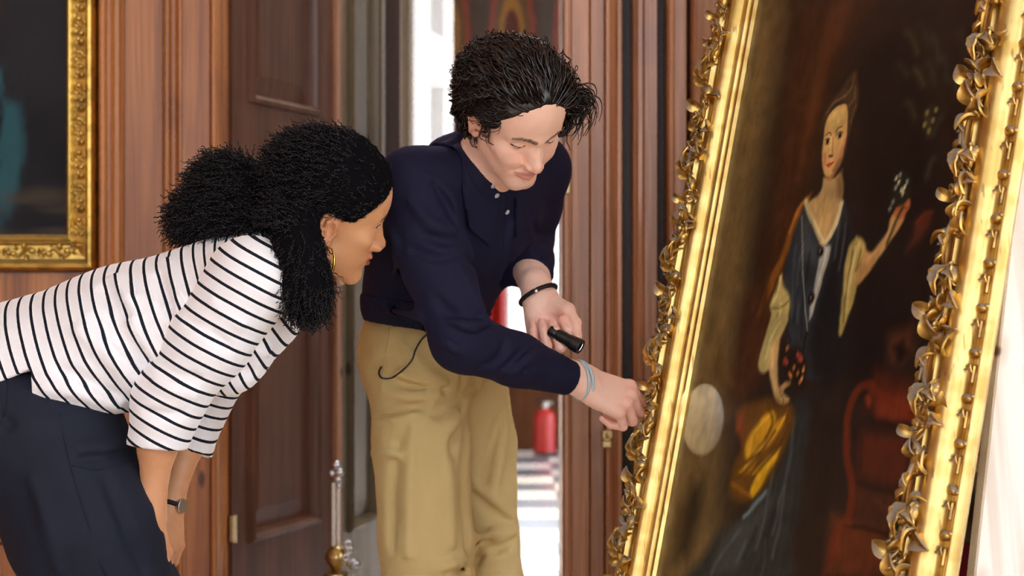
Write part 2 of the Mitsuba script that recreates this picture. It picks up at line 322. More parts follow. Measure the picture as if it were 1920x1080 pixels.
# far room: tiled floor, back wall with dado, window
D2 = 11.2
fl2 = struct('floor_2', cbox(-3.0, 4.0, 4.3, D2 + .2, -0.12, -0.012, .002), 'marble_white')
tw = 0.36
tile = {c: mikit.ply(cbox(-tw / 2 + .002, tw / 2 - .002, -tw / 2 + .002, tw / 2 - .002, -.012, 0, .0015), m) for c, m in ((0, 'marble_white'), (1, 'marble_dark'))}
for i in range(-2, 4):
    for j in range(19):
        add('tile', tile[(i + j) % 2], None, parent=fl2, to_world=T().translate([i * tw + .05, 4.5 + j * tw, 0]))
wz0, wz1, wx0, wx1 = 0.52, 2.02, -.045, .62
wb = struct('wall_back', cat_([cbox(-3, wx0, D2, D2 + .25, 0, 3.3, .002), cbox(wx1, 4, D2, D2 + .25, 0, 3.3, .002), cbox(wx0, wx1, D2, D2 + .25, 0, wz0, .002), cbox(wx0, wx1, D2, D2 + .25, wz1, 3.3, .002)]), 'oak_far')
def gilt_leather(p, n, uv):
    """Embossed hanging: gilt ogees with red fields."""
    u, v = p.x / 0.42, p.z / 0.78
    r = dr.floor(v); uu = u + 0.5 * (r - 2 * dr.floor(r / 2)); a = uu - dr.floor(uu) - 0.5; b = v - r - 0.5
    d = dr.sqrt(dr.square(a * 1.5) + dr.square(b * 0.95)) + 0.05 * (fbm(p.x * 14, p.z * 14, 0, 2) - 0.5)
    c = mix(lin(62, 10, 10), lin(120, 82, 28), smoothstep(.17, .21, d)); c = mix(c, lin(70, 46, 22), smoothstep(.26, .32, d)); c = mix(c, lin(104, 30, 20), smoothstep(.40, .46, d))
    return mix(c, lin(42, 26, 18), smoothstep(.5, .56, d))
pr('gilt_leather', proc(gilt_leather), 0.45, 0.5)
pr('red_silk', lin(150, 22, 16), 0.6, 0.4, sheen=0.5)
w1 = struct('window_1', cat_([cbox(wx0 - .04, wx0 + .03, D2 - .03, D2 + .1, wz0 - .04, wz1 + .04, .004), cbox(wx1 - .03, wx1 + .04, D2 - .03, D2 + .1, wz0 - .04, wz1 + .04, .004),
                              cbox(wx0, wx1, D2 - .03, D2 + .1, wz1 - .03, wz1 + .04, .004), cbox(wx0 - .05, wx1 + .05, D2 - .09, D2 + .1, wz0 - .05, wz0 + .02, .004)]), 'white_paint')
for zz in (1.02, 1.52): add('glazing_bar', cbox(wx0, wx1, D2 + .02, D2 + .05, zz - .011, zz + .011, .003), 'white_paint', parent=w1)
add('glazing_bar', cbox((wx0 + wx1) / 2 - .011, (wx0 + wx1) / 2 + .011, D2 + .02, D2 + .05, wz0, wz1, .003), 'white_paint', parent=w1)
scene['clear_glass'] = {'type': 'thindielectric', 'int_ior': 1.5}
add('pane', {'type': 'rectangle', 'bsdf': {'type': 'ref', 'id': 'clear_glass'}}, None, parent=w1, to_world=T().translate([(wx0 + wx1) / 2, D2 + .035, (wz0 + wz1) / 2]).rotate([1, 0, 0], 90).scale([(wx1 - wx0) / 2, (wz1 - wz0) / 2, 1]))
struct('ceiling_2', cbox(-3, 4, 5.9, D2 + .2, 3.3, 3.4, .002), 'plaster')
struct('wall_next_room', cbox(-3.1, -3.0, 5.9, D2 + .2, 0, 3.3, .002), 'plaster')
# embossed hanging above the window, red curtain beside it
def cloth_panel(x0, x1, y, z0, z1, amp, waves, seed, thick=.012, nz=24):
    nx = max(24, int(waves * 14)); u = np.linspace(0, 1, nx); w = np.linspace(0, 1, nz); U, W = np.meshgrid(u, w)
    yy = y + amp * np.sin(U * waves * 2 * np.pi + 0.9 * np.sin(U * 7 + seed) + .5 * W)
    f = np.stack([x0 + (x1 - x0) * U, yy, z0 + (z1 - z0) * W], -1).reshape(-1, 3); b = f + [0, thick, 0]
    i = np.arange(nx * nz).reshape(nz, nx); q = np.stack([i[:-1, :-1], i[:-1, 1:], i[1:, 1:], i[1:, :-1]], -1).reshape(-1, 4)
    F = np.vstack([q, q[:, ::-1] + nx * nz])
    for e in (i[0], i[-1][::-1], i[:, 0][::-1], i[:, -1]): F = np.vstack([F, np.stack([e[1:], e[:-1], e[:-1] + nx * nz, e[1:] + nx * nz], 1)])
    return trimesh.Trimesh(f.tolist() + b.tolist(), np.vstack([F[:, [0, 1, 2]], F[:, [0, 2, 3]]]), process=False)
tag(add('patterned_hanging', cloth_panel(-.9, .95, D2 - .14, 2.06, 3.25, .012, 5, 1), 'gilt_leather', True), 'dark gilt and red patterned hanging above the far window', 'wall hanging')
tag(add('curtain', cloth_panel(-.30, -.035, D2 - .12, .35, 2.06, .035, 3, 2), 'red_silk', True), 'red curtain at the left side of the far bright window', 'curtain')

# fire extinguisher in the far room
ex = np.array([X(1022, 10.9), 10.9, 0.0]); ET = T().translate(ex.tolist())
tag('fire_extinguisher', 'red fire extinguisher standing on the far tiled floor by the dark wall', 'fire extinguisher')
add('body', lathe([(0, .0), (.055, 0), (.066, .008), (.068, .02), (.068, .235), (.064, .262), (.048, .285), (.024, .296), (.022, .306), (0, .306)], 36), 'red_paint', 40, 'fire_extinguisher', ET)
add('valve', cat_([lathe([(0, .30), (.02, .30), (.02, .335), (.012, .345), (0, .345)], 20), cbox(-.012, .05, -.009, .009, .325, .342, .003)]), 'steel_satin', 30, 'fire_extinguisher', ET)
add('handle', cat_([cbox(-.07, .02, -.008, .008, .352, .362, .003), cbox(-.06, .01, -.006, .006, .33, .338, .002)]), 'black_plastic', parent='fire_extinguisher', to_world=ET)
add('hose', tubes(spline([(.04, 0, .335), (.09, -.01, .33), (.105, -.02, .25), (.09, -.03, .12), (.075, -.03, .06)], 24), np.full(24, .009), 8), 'black_plastic', True, 'fire_extinguisher', ET)
add('base_ring', lathe([(.05, -.001), (.07, -.001), (.0715, .022), (.069, .024), (.066, .0)], 36), 'black_plastic', 40, 'fire_extinguisher', ET)
# barrier post at the edge of the open oak leaf
bp = np.array([X(631, 4.3), 4.3, 0.0]); BT = T().translate(bp.tolist()); zf = Z(1045, 4.3)
tag('barrier_post', 'slim pale barrier post with brass ball foot at the open oak door', 'barrier post')
add('base', lathe([(0, 0), (.11, 0), (.112, .012), (.09, .022), (.03, .034), (.016, .05), (.013, .3), (.013, zf - .1), (.02, zf - .09), (.03, zf - .075), (.033, zf - .06), (.03, zf - .04), (0, zf - .04)], 32), 'brass', 40, 'barrier_post', BT)
add('ball', lathe([(0, zf - .036), (.012, zf - .036), (.012, zf - .026), (.02, zf - .02), (.028, zf - .004), (.028, zf + .008), (.02, zf + .022), (.008, zf + .03), (0, zf + .03)], 28), 'brass', True, 'barrier_post', BT)
zt = Z(905, 4.3)
scene['acrylic'] = {'type': 'principled', 'base_color': {'type': 'rgb', 'value': lin(212, 206, 198)}, 'roughness': .2, 'specular': .7, 'clearcoat': .6}
for dx in (-.0075, .0045): add('rod', tubes(np.array([[dx, 0, zf + .02], [dx, 0, zt]]), np.full(2, .005), 10), 'acrylic', True, 'barrier_post', BT)
for dx, dz, r in ((.0, .045, .012), (.008, .026, .011), (-.012, .024, .008), (.004, .008, .01), (.006, -.008, .007)):
    add('bead', trimesh.creation.icosphere(subdivisions=2, radius=r), 'chrome', True, 'barrier_post', T().translate((bp + [dx, -.004, zt + dz]).tolist()))
for x_, z_, r in ((.03, .035, .01), (.034, .02, .009), (.026, .002, .009), (.042, -.012, .01), (.05, -.018, .009)):
    add('chain_link', trimesh.creation.torus(r * .8, r * .42, 16, 10), 'chrome', True, 'barrier_post', T().translate((bp + [x_, -.02, zf + z_]).tolist()).rotate([1, .5 * x_ * 20, 0], 80 + 900 * x_))
